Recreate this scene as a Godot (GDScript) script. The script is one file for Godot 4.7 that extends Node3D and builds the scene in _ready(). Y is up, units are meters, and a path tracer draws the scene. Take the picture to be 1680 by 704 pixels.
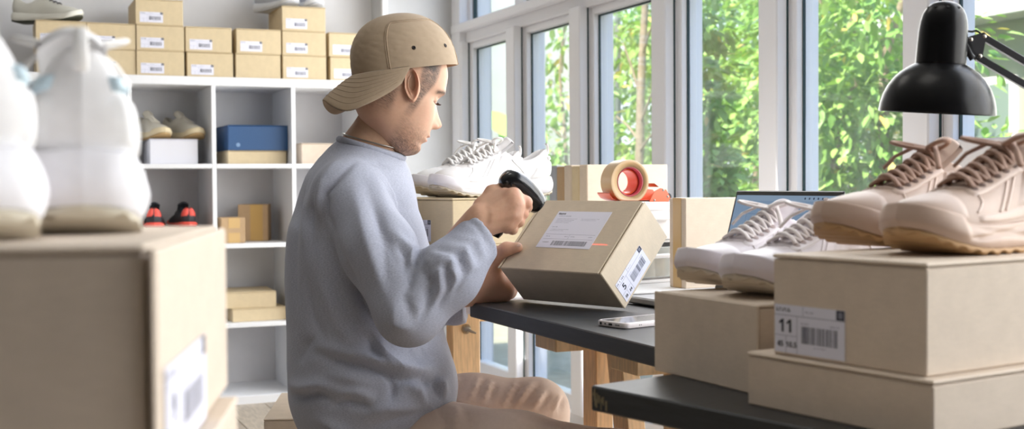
extends Node3D
# A home workroom: a man in a cap scans a parcel at a dark table, shoe boxes and trainers around him.
# Axes: x runs towards the window wall, -z towards the shelving wall. Units are metres.

const FOCAL := 2000.0            # focal length in pixels of the 1680 x 704 frame
const EYE := Vector3(0, 0.975, 0)
const TABLE_Y := 0.74
var cam_basis := Basis.IDENTITY
var M := {}                      # materials
var used := {}                   # names already taken

# ---------------------------------------------------------------- placing by sight line
func ray(px: float, py: float) -> Vector3:
	return cam_basis * Vector3((px - 840.0) / FOCAL, -(py - 352.0) / FOCAL, -1.0)
func at_depth(px: float, py: float, d: float) -> Vector3:
	return EYE + ray(px, py) * d
func on_y(px: float, py: float, y: float) -> Vector3:
	var r := ray(px, py)
	return EYE + r * ((y - EYE.y) / r.y)
func on_x(px: float, py: float, x: float) -> Vector3:
	var r := ray(px, py)
	return EYE + r * ((x - EYE.x) / r.x)
func on_z(px: float, py: float, z: float) -> Vector3:
	var r := ray(px, py)
	return EYE + r * ((z - EYE.z) / r.z)

# ---------------------------------------------------------------- mesh builder
class MB:
	var v := PackedVector3Array()
	var n := PackedVector3Array()
	var uv := PackedVector2Array()
	var col := PackedColorArray()
	var idx := PackedInt32Array()
	var tint := Color.WHITE
	# a chunk of smooth surface; orient: 1 = turn outwards from the centroid, 0 = as given, -1 = inwards
	func chunk(p: PackedVector3Array, t: PackedInt32Array, orient := 1, uvs := PackedVector2Array(), cols := PackedColorArray()) -> void:
		var acc := PackedVector3Array()
		acc.resize(p.size())
		var mid := Vector3.ZERO
		for q in p: mid += q
		mid /= float(maxi(p.size(), 1))
		var vol := 0.0
		for i in range(0, t.size(), 3):
			var a := p[t[i]]
			var b := p[t[i + 1]]
			var c := p[t[i + 2]]
			var f := (c - a).cross(b - a)      # clockwise front
			acc[t[i]] += f
			acc[t[i + 1]] += f
			acc[t[i + 2]] += f
			vol += f.dot((a + b + c) / 3.0 - mid)
		var flip := orient != 0 and vol * orient < 0.0
		var base := v.size()
		v.append_array(p)
		for q in acc:
			var m := q.normalized()
			n.append(-m if flip else m)
		if uvs.size() == p.size(): uv.append_array(uvs)
		else:
			var z := PackedVector2Array()
			z.resize(p.size())
			uv.append_array(z)
		if cols.size() == p.size(): col.append_array(cols)
		else:
			var z := PackedColorArray()
			z.resize(p.size())
			z.fill(tint)
			col.append_array(z)
		var o := idx.size()
		idx.resize(o + t.size())
		for i in range(0, t.size(), 3):
			idx[o + i] = base + t[i]
			idx[o + i + 1] = base + (t[i + 2] if flip else t[i + 1])
			idx[o + i + 2] = base + (t[i + 1] if flip else t[i + 2])
	func grid(p: PackedVector3Array, cols: int, wrap_u := false, wrap_v := false, orient := 1, uvs := PackedVector2Array(), colors := PackedColorArray()) -> void:
		var rows := p.size() / cols
		var t := PackedInt32Array()
		for r in (rows if wrap_v else rows - 1):
			for c in (cols if wrap_u else cols - 1):
				var a := r * cols + c
				var b := r * cols + (c + 1) % cols
				var d := ((r + 1) % rows) * cols + c
				var e := ((r + 1) % rows) * cols + (c + 1) % cols
				t.append_array([a, b, e, a, e, d])
		chunk(p, t, orient, uvs, colors)
	func flat(a: Vector3, b: Vector3, c: Vector3, d: Vector3, out: Vector3, with_uv := false) -> void:
		var p := PackedVector3Array([a, b, c, d])
		var f := (c - a).cross(b - a)
		var t := PackedInt32Array([0, 1, 2, 0, 2, 3]) if f.dot(out) > 0 else PackedInt32Array([0, 2, 1, 0, 3, 2])
		chunk(p, t, 0, PackedVector2Array([Vector2(0, 1), Vector2(1, 1), Vector2(1, 0), Vector2(0, 0)]) if with_uv else PackedVector2Array())
	# box with chamfered edges
	func bevel(size: Vector3, at := Vector3.ZERO, b := 0.002, turn := Basis.IDENTITY) -> void:
		var h := size / 2.0
		b = minf(b, minf(h.x, minf(h.y, h.z)) * 0.95)
		var ax := [Vector3(1, 0, 0), Vector3(0, 1, 0), Vector3(0, 0, 1)]
		for i in 3:
			var j := (i + 1) % 3
			var k := (i + 2) % 3
			for s in [-1.0, 1.0]:
				var pts := []
				for q in [[-1, -1], [1, -1], [1, 1], [-1, 1]]:
					var p := Vector3.ZERO
					p[i] = s * h[i]
					p[j] = q[0] * (h[j] - b)
					p[k] = q[1] * (h[k] - b)
					pts.append(at + turn * p)
				flat(pts[0], pts[1], pts[2], pts[3], turn * (ax[i] * s))
			for s in [-1.0, 1.0]:
				for u in [-1.0, 1.0]:
					var pts := []
					for q in [[0, -1], [1, -1], [1, 1], [0, 1]]:
						var p := Vector3.ZERO
						p[i] = q[1] * (h[i] - b)
						p[j] = s * (h[j] - (b if q[0] == 0 else 0.0))
						p[k] = u * (h[k] - (b if q[0] == 1 else 0.0))
						pts.append(at + turn * p)
					flat(pts[0], pts[1], pts[2], pts[3], turn * (ax[j] * s + ax[k] * u))
		for s in [-1.0, 1.0]:
			for u in [-1.0, 1.0]:
				for w in [-1.0, 1.0]:
					var sg := Vector3(s, u, w)
					var a := turn * (sg * Vector3(h.x, h.y - b, h.z - b)) + at
					var c := turn * (sg * Vector3(h.x - b, h.y, h.z - b)) + at
					var d := turn * (sg * Vector3(h.x - b, h.y - b, h.z)) + at
					var f := (d - a).cross(c - a)
					chunk(PackedVector3Array([a, c, d]), PackedInt32Array([0, 1, 2]) if f.dot(turn * sg) > 0 else PackedInt32Array([0, 2, 1]), 0)
	# tube along a path; radius is a number or an array
	func tube(path: PackedVector3Array, radius, sides := 10, closed := false, caps := true, flatten := 1.0, up := Vector3.UP) -> void:
		var p := PackedVector3Array()
		var m := path.size()
		var prev := up
		for i in m:
			var t := (path[(i + 1) % m] - path[(i - 1 + m) % m]) if closed else (path[mini(i + 1, m - 1)] - path[maxi(i - 1, 0)])
			t = t.normalized()
			if absf(prev.dot(t)) > 0.97: prev = Vector3(0.3, 0.5, 0.8).normalized()
			var x := prev.cross(t).normalized()
			var y := t.cross(x)
			prev = y
			var r: float = radius[i] if radius is Array or radius is PackedFloat32Array else radius
			for s in sides:
				var a := TAU * s / sides
				p.append(path[i] + x * cos(a) * r + y * sin(a) * r * flatten)
		var rows := m
		if caps and not closed:
			var q := PackedVector3Array()
			for s in sides: q.append(path[0])
			q.append_array(p)
			for s in sides: q.append(path[m - 1])
			p = q
			rows += 2
		grid(p, sides, true, closed, 1)
	# lathe a profile of (radius, height) about an axis
	func lathe(prof: PackedVector2Array, at := Vector3.ZERO, turn := Basis.IDENTITY, sides := 40, orient := 1) -> void:
		var p := PackedVector3Array()
		for q in prof:
			for s in sides:
				var a := TAU * s / sides
				p.append(at + turn * Vector3(cos(a) * q.x, q.y, sin(a) * q.x))
		grid(p, sides, true, false, orient)
	func ball(r: Vector3, at: Vector3, turn := Basis.IDENTITY, rows := 12, sides := 18) -> void:
		var p := PackedVector3Array()
		for i in rows + 1:
			var b := PI * i / rows
			for s in sides:
				var a := TAU * s / sides
				p.append(at + turn * Vector3(r.x * sin(b) * cos(a), r.y * cos(b), r.z * sin(b) * sin(a)))
		grid(p, sides, true)
	# extrude a flat outline (in local xy) by depth along z, edges chamfered a little
	func prism(outline: PackedVector2Array, depth: float, turn := Basis.IDENTITY, at := Vector3.ZERO) -> void:
		var tri := Geometry2D.triangulate_polygon(outline)
		for s in [0.5, -0.5]:
			var p := PackedVector3Array()
			for q in outline: p.append(at + turn * Vector3(q.x, q.y, depth * s))
			var t := PackedInt32Array()
			for i in range(0, tri.size(), 3):
				var f := (p[tri[i + 2]] - p[tri[i]]).cross(p[tri[i + 1]] - p[tri[i]])
				if f.dot(turn.z * s) > 0: t.append_array([tri[i], tri[i + 1], tri[i + 2]])
				else: t.append_array([tri[i], tri[i + 2], tri[i + 1]])
			chunk(p, t, 0)
		var area := 0.0
		for i in outline.size(): area += outline[i].cross(outline[(i + 1) % outline.size()])
		for i in outline.size():
			var a := outline[i]
			var b := outline[(i + 1) % outline.size()]
			var o := Vector2(b.y - a.y, a.x - b.x) * signf(area)
			flat(at + turn * Vector3(a.x, a.y, depth / 2), at + turn * Vector3(b.x, b.y, depth / 2), at + turn * Vector3(b.x, b.y, -depth / 2), at + turn * Vector3(a.x, a.y, -depth / 2), turn * Vector3(o.x, o.y, 0))
	func mesh(colored := false) -> ArrayMesh:
		var a := []
		a.resize(Mesh.ARRAY_MAX)
		a[Mesh.ARRAY_VERTEX] = v
		a[Mesh.ARRAY_NORMAL] = n
		a[Mesh.ARRAY_TEX_UV] = uv
		if colored: a[Mesh.ARRAY_COLOR] = col
		a[Mesh.ARRAY_INDEX] = idx
		var m := ArrayMesh.new()
		m.add_surface_from_arrays(Mesh.PRIMITIVE_TRIANGLES, a)
		return m

# ---------------------------------------------------------------- things, parts, labels
func numbered(called: String) -> String:
	if not used.has(called):
		used[called] = 0
		return called
	used[called] += 1
	return "%s_%03d" % [called, used[called]]
func tag(o: Node, label: String, category: String, group := "") -> void:
	o.set_meta("label", label)
	o.set_meta("category", category)
	if group: o.set_meta("group", group)
func thing(called: String, label: String, category: String, at := Vector3.ZERO, turn := 0.0, group := "") -> Node3D:
	var o := Node3D.new()
	o.name = numbered(called)
	add_child(o)
	o.position = at
	o.rotation.y = turn
	tag(o, label, category, group)
	return o
func part(called: String, m, material: Material, parent: Node, colored := false) -> MeshInstance3D:
	var o := MeshInstance3D.new()
	o.name = called
	o.mesh = m.mesh(colored) if m is MB else m
	o.material_override = material
	parent.add_child(o, true)
	return o
func struct(called: String, m, material: Material, parent: Node = null) -> MeshInstance3D:
	var o := part(called, m, material, parent if parent else self)
	if parent == null: o.set_meta("kind", "structure")
	return o
func box(size: Vector3, at := Vector3.ZERO, b := 0.002, turn := Basis.IDENTITY) -> MB:
	var m := MB.new()
	m.bevel(size, at, b, turn)
	return m
func span(lo: Vector3, hi: Vector3, b := 0.002) -> MB:
	return box(hi - lo, (lo + hi) / 2.0, b)
func copy_of(o: Node3D, label := "", group := "") -> Node3D:
	var c: Node3D = o.duplicate()
	c.name = numbered(String(o.name).trim_suffix("_" + String(o.name).right(3)) if String(o.name).right(3).is_valid_int() else String(o.name))
	add_child(c)
	if label: c.set_meta("label", label)
	if group: c.set_meta("group", group)
	return c

# ---------------------------------------------------------------- materials
func mat(color: Color, rough := 0.6, metal := 0.0) -> StandardMaterial3D:
	var m := StandardMaterial3D.new()
	m.albedo_color = color
	m.roughness = rough
	m.metallic = metal
	return m
func c8(r: int, g: int, b: int) -> Color:
	return Color8(r, g, b)
func noise_tex(freq: float, a: Color, b: Color, octaves := 4, size := 256, s := 1, normal := false, kind := FastNoiseLite.TYPE_SIMPLEX_SMOOTH) -> NoiseTexture2D:
	var f := FastNoiseLite.new()
	f.noise_type = kind
	f.frequency = freq
	f.fractal_octaves = octaves
	f.seed = s
	var t := NoiseTexture2D.new()
	t.width = size
	t.height = size
	t.seamless = true
	t.noise = f
	if normal:
		t.as_normal_map = true
		t.bump_strength = 4.0
	else:
		var g := Gradient.new()
		g.set_color(0, a)
		g.set_color(1, b)
		t.color_ramp = g
	return t
func tri(m: StandardMaterial3D, scale: float, world := false) -> StandardMaterial3D:
	m.uv1_triplanar = true
	m.uv1_world_triplanar = world
	m.uv1_scale = Vector3.ONE * scale
	return m
func streak_tex(w: int, h: int, base: Color, vary: float, s: int, along_x := true) -> ImageTexture:
	# fine fibres or wood grain: noise stretched along one direction
	var f := FastNoiseLite.new()
	f.seed = s
	f.frequency = 0.02
	f.fractal_octaves = 4
	var im := Image.create(w, h, false, Image.FORMAT_RGB8)
	for y in h:
		for x in w:
			var u := float(x) if along_x else float(x) * 9.0
			var q := float(y) * 9.0 if along_x else float(y)
			var k := 1.0 + vary * f.get_noise_2d(u, q)
			im.set_pixel(x, y, Color(base.r * k, base.g * k, base.b * k))
	return ImageTexture.create_from_image(im)

# ---------------------------------------------------------------- camera, sky, light
func set_view() -> void:
	cam_basis = Basis(Vector3.UP, deg_to_rad(-23.27)) * Basis(Vector3.RIGHT, deg_to_rad(-1.55)) * Basis(Vector3.BACK, deg_to_rad(-0.4))
	var cam := Camera3D.new()
	cam.name = "camera"
	add_child(cam)
	cam.transform = Transform3D(cam_basis, EYE)
	var lens := CameraAttributesPhysical.new()
	lens.frustum_focal_length = 24.0 * FOCAL / 704.0
	lens.frustum_focus_distance = 2.3
	lens.exposure_aperture = 10.5
	cam.attributes = lens
	cam.fov = rad_to_deg(2.0 * atan(352.0 / FOCAL))
	cam.near = 0.05
	cam.far = 200.0
	cam.current = true

	var env := Environment.new()
	env.background_mode = Environment.BG_SKY
	var sky := Sky.new()
	var pm := ProceduralSkyMaterial.new()
	pm.sky_top_color = Color(0.62, 0.74, 0.92)
	pm.sky_horizon_color = Color(0.93, 0.95, 0.97)
	pm.ground_bottom_color = Color(0.5, 0.5, 0.46)
	pm.ground_horizon_color = Color(0.75, 0.76, 0.72)
	pm.sky_energy_multiplier = 1.0
	pm.energy_multiplier = 2.4
	sky.sky_material = pm
	env.sky = sky
	env.tonemap_mode = Environment.TONE_MAPPER_LINEAR
	env.tonemap_exposure = 1.14
	env.sdfgi_enabled = true
	env.ssao_enabled = true
	env.ssil_enabled = true
	var we := WorldEnvironment.new()
	we.name = "world_environment"
	we.environment = env
	add_child(we)

	var sun := DirectionalLight3D.new()     # high, over the roof: it lights the garden and does not enter
	sun.name = "sun"
	add_child(sun)
	sun.look_at_from_position(Vector3.ZERO, Vector3(0.5, -0.82, -0.22), Vector3.UP)
	sun.light_energy = 4.6
	sun.light_color = Color(1.0, 0.96, 0.88)
	sun.light_angular_distance = 1.5
	sun.shadow_enabled = true
	sun.sky_mode = DirectionalLight3D.SKY_MODE_LIGHT_ONLY

	# daylight through the window wall, over its length, as soft area light in the openings
	# (weaker where the trees stand close to the glass, stronger where the panes face open sky)
	area_light("east_window_light", Vector3(2.08, 1.3, -3.4), Vector3(0.0, 1.2, -3.4), Vector2(3.8, 2.2), 8.8, Color(1.0, 0.99, 0.97))
	area_light("east_window_light", Vector3(2.08, 1.3, -0.15), Vector3(0.0, 1.2, -0.15), Vector2(2.5, 2.2), 7.6, Color(1.0, 0.99, 0.97))
	for z in [-3.9, -1.2]:
		area_light("ceiling_panel_light", Vector3(0.3, 3.755, z), Vector3(0.3, 0.0, z - 0.001), Vector2(1.15, 1.15), 0.3, Color(1.0, 0.985, 0.96))
func area_light(called: String, at: Vector3, target: Vector3, size: Vector2, energy: float, color: Color) -> void:
	var l := AreaLight3D.new()
	l.name = numbered(called)
	add_child(l)
	l.look_at_from_position(at, target, Vector3.UP if absf((target - at).normalized().y) < 0.9 else Vector3.FORWARD)
	l.area_size = size
	l.area_normalize_energy = true
	l.light_energy = energy
	l.light_color = color
	l.area_range = 12.0
	l.shadow_enabled = true

# ---------------------------------------------------------------- materials of the place
func set_materials() -> void:
	M.wall = tri(mat(Color.WHITE, 0.85), 0.9, true)
	M.wall.albedo_texture = noise_tex(0.02, c8(219, 219, 222), c8(228, 228, 231), 3, 256, 3)
	M.wall_grey = tri(mat(Color.WHITE, 0.8), 0.9, true)
	M.wall_grey.albedo_texture = noise_tex(0.02, c8(196, 197, 199), c8(204, 205, 207), 3, 256, 4)
	M.ceiling = mat(c8(222, 222, 222), 0.9)
	M.white = mat(c8(236, 237, 240), 0.45)              # shelving, foil-faced board
	M.frame = mat(c8(242, 242, 246), 0.35)              # coated aluminium
	M.gasket = mat(c8(34, 62, 66), 0.5)
	M.glass = mat(Color(0.93, 0.98, 0.96, 0.06), 0.02)
	M.glass.transparency = BaseMaterial3D.TRANSPARENCY_ALPHA
	M.glass.metallic_specular = 0.5
	M.table = tri(mat(Color.WHITE, 0.42), 2.2)
	M.table.albedo_texture = streak_tex(256, 256, c8(42, 44, 47), 0.22, 5)
	M.wood = tri(mat(Color.WHITE, 0.5), 2.6)
	M.wood.albedo_texture = streak_tex(256, 256, c8(236, 200, 154), 0.10, 8, false)
	M.floor_plank = []
	for i in 3:
		var f := tri(mat(Color.WHITE, 0.5), 1.6)
		f.albedo_texture = streak_tex(256, 256, [c8(176, 163, 146), c8(168, 155, 139), c8(184, 171, 154)][i], 0.16, 30 + i, false)
		M.floor_plank.append(f)
	M.joint = mat(c8(138, 126, 112), 0.8)
	# cardboard: the boxes at the front are pinkish grey-tan, those on the shelves more yellow
	M.card = card(c8(214, 198, 180), 11)
	M.card_warm = card(c8(212, 193, 158), 12)
	M.card_brown = card(c8(182, 152, 116), 13)
	M.card_parcel = card(c8(212, 196, 172), 14)
	M.card_inside = card(c8(172, 148, 112), 15)
	M.white_card = mat(c8(226, 226, 234), 0.55)
	M.blue_card = mat(c8(38, 78, 124), 0.5)
	M.grey_card = mat(c8(170, 172, 178), 0.5)
	M.packing_tape = mat(c8(196, 158, 92), 0.22)
	M.packing_tape.clearcoat_enabled = true
	M.ink = mat(c8(52, 54, 66), 0.6)
	M.print = []
	for s in 4: M.print.append(print_material(s))
	M.black = mat(c8(22, 23, 25), 0.38)
	M.steel = mat(c8(176, 172, 164), 0.28, 1.0)
	M.white_plastic = mat(c8(240, 241, 244), 0.35)
func card(c: Color, s: int) -> StandardMaterial3D:
	var m := tri(mat(Color.WHITE, 0.72), 3.1)
	var im := Image.create(256, 256, false, Image.FORMAT_RGB8)
	var f := FastNoiseLite.new()
	f.seed = s
	f.frequency = 0.03
	f.fractal_octaves = 3
	var g := FastNoiseLite.new()
	g.seed = s + 70
	g.frequency = 0.35
	for y in 256:
		for x in 256:
			var k := 1.0 + 0.022 * f.get_noise_2d(x, y) + 0.02 * g.get_noise_2d(x * 0.15, y) + 0.018 * g.get_noise_2d(x + 900.0, y)
			im.set_pixel(x, y, Color(c.r * k, c.g * k, c.b * k))
	m.albedo_texture = ImageTexture.create_from_image(im)
	return m
# flat print on the paper labels: rules, bars, small illegible lines
func print_material(kind: int) -> StandardMaterial3D:
	var w := 512
	var h := 330 if kind != 1 else 360
	var im := Image.create(w, h, false, Image.FORMAT_RGB8)
	im.fill(c8(226, 226, 240))
	var dark := c8(52, 54, 70)
	var mid := c8(128, 130, 150)
	var rng := RandomNumberGenerator.new()
	rng.seed = 40 + kind
	if kind != 1:
		im.fill_rect(Rect2i(0, 70, w, 4), mid)
		im.fill_rect(Rect2i(212, 0, 3, 70), mid)
		im.fill_rect(Rect2i(168, 74, 3, h), mid)
		im.fill_rect(Rect2i(0, 210, 170, 3), mid)
		im.fill_rect(Rect2i(84, 210, 3, h), mid)
		im.fill_rect(Rect2i(452, 2, 58, 66), dark)
		im.fill_rect(Rect2i(468, 18, 26, 34), c8(150, 152, 168))
		im.fill_rect(Rect2i(477, 26, 8, 18), dark)
		small_text(im, rng, 14, 22, 120, 26, dark)
		small_text(im, rng, 232, 34, 60, 12, mid)
		small_text(im, rng, 200, 112, 56, 12, mid)
		small_text(im, rng, 410, 112, 60, 12, mid)
		small_text(im, rng, 290, 268, 90, 8, mid)
		bars(im, rng, 204, 136, 262, 116, dark)
	else:
		small_text(im, rng, 34, 44, 118, 9, mid)
		for k in 4: small_text(im, rng, 34, 72 + k * 13, 190 - k * 20, 6, mid)
		for k in 2: small_text(im, rng, 268, 72 + k * 13, 170 - k * 26, 6, mid)
		small_text(im, rng, 34, 152, 54, 9, mid)
		for k in 2: small_text(im, rng, 34, 178 + k * 13, 170 - k * 40, 6, mid)
		im.fill_rect(Rect2i(20, 228, 470, 2), mid)
		im.fill_rect(Rect2i(20, 274, 470, 2), mid)
		im.fill_rect(Rect2i(254, 228, 2, 46), mid)
		for x in [34, 214, 270, 440]: small_text(im, rng, x, 246, 34, 8, mid)
		small_text(im, rng, 34, 304, 56, 8, dark)
		bars(im, rng, 128, 292, 330, 46, dark)
	var m := mat(Color.WHITE, 0.45)
	m.albedo_texture = ImageTexture.create_from_image(im)
	m.texture_repeat = false
	return m
func small_text(im: Image, rng: RandomNumberGenerator, x: int, y: int, w: int, h: int, c: Color) -> void:
	var at := x
	while at < x + w:
		var l := int(h * rng.randf_range(0.35, 0.7)) + 1
		im.fill_rect(Rect2i(at, y, maxi(1, l / 2), h), c)
		if rng.randf() > 0.4: im.fill_rect(Rect2i(at, y + (0 if rng.randf() > 0.5 else h * 2 / 3), l, maxi(1, h / 4)), c)
		at += l + maxi(2, h / 5) + (h / 2 if rng.randf() > 0.8 else 0)
func bars(im: Image, rng: RandomNumberGenerator, x: int, y: int, w: int, h: int, c: Color) -> void:
	var at := x
	while at < x + w:
		var l := rng.randi_range(2, 8)
		im.fill_rect(Rect2i(at, y, mini(l, x + w - at), h), c)
		at += l + rng.randi_range(2, 7)

# ---------------------------------------------------------------- the room
const WIN_X := 2.12
const HEAD_Y := 1.605
var post_z := [-5.475, -4.845, -4.215, -3.575, -2.945, -2.33, -1.71, -1.09, -0.47, 0.15, 0.77, 1.39]
func build_room() -> void:
	# floor of planks on a base, ceiling, walls with thickness
	var fl := struct("floor", span(Vector3(-9.2, -0.12, -5.9), Vector3(2.4, -0.004, 7.2), 0.0), M.joint)
	var rng := RandomNumberGenerator.new()
	rng.seed = 5
	var plank := [box(Vector3(0.178, 0.012, 1.196), Vector3.ZERO, 0.0015).mesh(), box(Vector3(0.178, 0.012, 0.796), Vector3.ZERO, 0.0015).mesh()]
	var x := -2.4
	while x < 2.2:
		var z := -5.85 + rng.randf() * 0.5
		while z < 2.7:
			var k := rng.randi() % 2
			var l: float = [1.2, 0.8][k]
			if x > -1.6 and z < 0.6:       # the stretch of floor the picture can show
				var p := part("plank", plank[k], M.floor_plank[rng.randi() % 3], fl)
				p.position = Vector3(x, -0.004, z + l / 2)
			z += l
		x += 0.18
	struct("ceiling", span(Vector3(-9.2, 3.8, -5.9), Vector3(2.6, 4.0, 7.2), 0.0), M.ceiling)
	struct("wall_back", span(Vector3(-9.2, 0, -5.95), Vector3(2.3, 3.8, -5.78), 0.0), M.wall)
	struct("wall_left", span(Vector3(-9.2, 0, -5.9), Vector3(-9.0, 3.8, 7.2), 0.0), M.wall_grey)
	struct("wall_front", span(Vector3(-9.2, 0, 7.0), Vector3(2.3, 3.8, 7.2), 0.0), M.wall_grey)
	# pillar between the shelving and the windows
	struct("wall_pillar", span(Vector3(1.744, 0, -5.8), Vector3(2.3, 3.8, -5.585), 0.006), M.wall_grey)
	struct("trim_1", span(Vector3(1.735, 0, -5.595), Vector3(1.762, 3.8, -5.574), 0.004), M.frame)
	build_windows()
	for z in [-3.9, -1.2]:
		var lamp := thing("ceiling_panel_lamp", "square white ceiling light panel above the %s" % ("shelving" if z < -3 else "work tables"), "lamp", Vector3(0.3, 3.8, z))
		part("lamp_frame", span(Vector3(-0.6, -0.03, -0.6), Vector3(0.6, 0.0, 0.6), 0.004), M.white, lamp)
		var glow := mat(c8(255, 252, 246), 0.6)
		glow.emission_enabled = true
		glow.emission = Color(1, 0.985, 0.96)
		glow.emission_energy_multiplier = 1.5
		part("lamp_diffuser", span(Vector3(-0.57, -0.034, -0.57), Vector3(0.57, -0.03, 0.57), 0.0), glow, lamp)
func build_windows() -> void:
	var X := WIN_X
	var top := 3.8
	# masonry over and between: posts run to the ceiling, one beam over the lower panes
	struct("wall_right_pier", span(Vector3(X - 0.03, 0.0, 2.01), Vector3(X + 0.2, top, 7.2), 0.0), M.wall)
	struct("wall_right", span(Vector3(X - 0.0, 2.9, -5.6), Vector3(X + 0.2, top, 7.2), 0.0), M.wall)
	struct("trim_2", span(Vector3(X - 0.042, HEAD_Y + 0.085, -5.575), Vector3(X + 0.12, HEAD_Y + 0.125, 2.01), 0.004), M.frame)     # projecting ledge of the transom
	struct("trim_3", span(Vector3(X - 0.0, HEAD_Y + 0.035, -5.58), Vector3(X + 0.12, HEAD_Y + 0.085, 2.01), 0.003), M.frame)
	struct("trim_4", span(Vector3(X - 0.01, -0.0, -5.58), Vector3(X + 0.12, 0.06, 2.01), 0.003), M.frame)
	struct("trim_5", span(Vector3(X - 0.034, 0.0, -5.583), Vector3(X + 0.12, top, -5.475), 0.003), M.frame)
	for i in post_z.size():
		var pz: float = post_z[i]
		struct("trim_%d" % (6 + i), span(Vector3(X - 0.03, 0.06, pz - 0.075), Vector3(X + 0.12, HEAD_Y + 0.04, pz + 0.018), 0.004), M.frame)
		var z0 := pz + 0.018
		var z1: float = (post_z[i + 1] - 0.075) if i + 1 < post_z.size() else 2.01
		var sash := struct("window_%d" % (i + 1), span(Vector3(X + 0.015, 0.06, z0), Vector3(X + 0.075, HEAD_Y + 0.035, z0 + 0.032), 0.003), M.frame)
		part("sash_stile", span(Vector3(X + 0.015, 0.06, z1 - 0.03), Vector3(X + 0.075, HEAD_Y + 0.035, z1), 0.003), M.frame, sash)
		part("sash_rail", span(Vector3(X + 0.015, HEAD_Y + 0.005, z0 + 0.032), Vector3(X + 0.075, HEAD_Y + 0.035, z1 - 0.03), 0.003), M.frame, sash)
		part("sash_rail", span(Vector3(X + 0.015, 0.06, z0 + 0.032), Vector3(X + 0.075, 0.12, z1 - 0.03), 0.003), M.frame, sash)
		# dark rubber gasket round the glass, and the groove between post and sash
		var g := MB.new()
		g.bevel(Vector3(0.008, HEAD_Y - 0.12, 0.004), Vector3(X + 0.040, HEAD_Y / 2 + 0.06, z0 + 0.034), 0.0)
		g.bevel(Vector3(0.008, 0.005, z1 - z0 - 0.06), Vector3(X + 0.040, HEAD_Y + 0.002, (z0 + z1) / 2), 0.0)
		g.bevel(Vector3(0.008, HEAD_Y - 0.12, 0.004), Vector3(X + 0.040, HEAD_Y / 2 + 0.06, z1 - 0.032), 0.0)
		part("gasket", g, M.gasket, sash)
		part("groove", span(Vector3(X + 0.004, 0.06, z0 - 0.0005), Vector3(X + 0.010, HEAD_Y + 0.035, z0 + 0.0025), 0.0), M.gasket, sash)
		part("pane", span(Vector3(X + 0.042, 0.12, z0 + 0.032), Vector3(X + 0.048, HEAD_Y + 0.005, z1 - 0.03), 0.0), M.glass, sash)
		if i == 5: part("middle_rail", span(Vector3(X + 0.0, 0.99, z0 + 0.03), Vector3(X + 0.075, 1.068, z1 - 0.028), 0.004), M.frame, sash)
		# upper light over the transom
		var up := struct("window_%d" % (18 + i), span(Vector3(X + 0.015, HEAD_Y + 0.125, pz - 0.075), Vector3(X + 0.12, 2.9, pz + 0.02), 0.003), M.frame)
		part("gasket", span(Vector3(X + 0.03, HEAD_Y + 0.125, pz + 0.02), Vector3(X + 0.05, 2.9, pz + 0.028), 0.0), M.gasket, up)
		part("pane", span(Vector3(X + 0.042, HEAD_Y + 0.125, pz + 0.02), Vector3(X + 0.048, 2.9, z1), 0.0), M.glass, up)

# ---------------------------------------------------------------- shelving and boxes
func build_shelving() -> void:
	var zf := -5.38
	var zb := -5.775
	var x0 := 0.907 - 0.35 * 3
	var x1 := 0.907 + 0.35 * 2
	var t := thing("shelving_unit", "white cube shelving unit with square open compartments against the back wall", "shelf", Vector3((x0 + x1) / 2, 0, (zf + zb) / 2))
	var o := t.position
	part("top_board", span(Vector3(x0 - 0.02, 1.4, zb) - o, Vector3(x1 + 0.02, 1.438, zf) - o, 0.002), M.white, t)
	part("bottom_board", span(Vector3(x0 - 0.02, 0.0, zb) - o, Vector3(x1 + 0.02, 0.038, zf) - o, 0.002), M.white, t)
	for i in 6:
		var w := 0.02 if i in [0, 5] else 0.0095
		part("upright", span(Vector3(x0 + 0.35 * i - w, 0.038, zb) - o, Vector3(x0 + 0.35 * i + w, 1.4, zf) - o, 0.0015), M.white, t)
	for r in 3:
		for i in 5:
			part("shelf_board", span(Vector3(x0 + 0.35 * i + 0.0095, 0.341 + 0.35 * r, zb) - o, Vector3(x0 + 0.35 * (i + 1) - 0.0095, 0.361 + 0.35 * r, zf) - o, 0.0015), M.white, t)
	part("back_panel", span(Vector3(x0, 0.03, zb - 0.003) - o, Vector3(x1, 1.41, zb + 0.004) - o, 0.0), M.wall, t)

# a paper label: a thin slip whose face is local +z
func slip(w: float, h: float) -> MB:
	var m := MB.new()
	var z := 0.0006
	m.flat(Vector3(-w / 2, -h / 2, z), Vector3(w / 2, -h / 2, z), Vector3(w / 2, h / 2, z), Vector3(-w / 2, h / 2, z), Vector3.BACK, true)
	for s in [[Vector3(-1, -1, 0), Vector3(1, -1, 0), Vector3.DOWN], [Vector3(-1, 1, 0), Vector3(1, 1, 0), Vector3.UP], [Vector3(-1, -1, 0), Vector3(-1, 1, 0), Vector3.LEFT], [Vector3(1, -1, 0), Vector3(1, 1, 0), Vector3.RIGHT]]:
		var a: Vector3 = s[0] * Vector3(w / 2, h / 2, 0)
		var b: Vector3 = s[1] * Vector3(w / 2, h / 2, 0)
		m.flat(a, b, b + Vector3(0, 0, z), a + Vector3(0, 0, z), s[2])
	return m
func text_part(txt: String, height: float, at: Vector3, parent: Node, bold := true, turn := Basis.IDENTITY) -> void:
	var t := TextMesh.new()
	var f := SystemFont.new()
	f.font_names = PackedStringArray(["Droid Sans"])
	f.font_weight = 700 if bold else 400
	t.font = f
	t.font_size = 32
	t.pixel_size = height / 23.0
	t.depth = 0.0003
	t.text = txt
	var o := part("printed_number" if txt.left(1).is_valid_int() else "printed_word", t, M.ink, parent)
	o.transform = Transform3D(turn, at)
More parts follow.
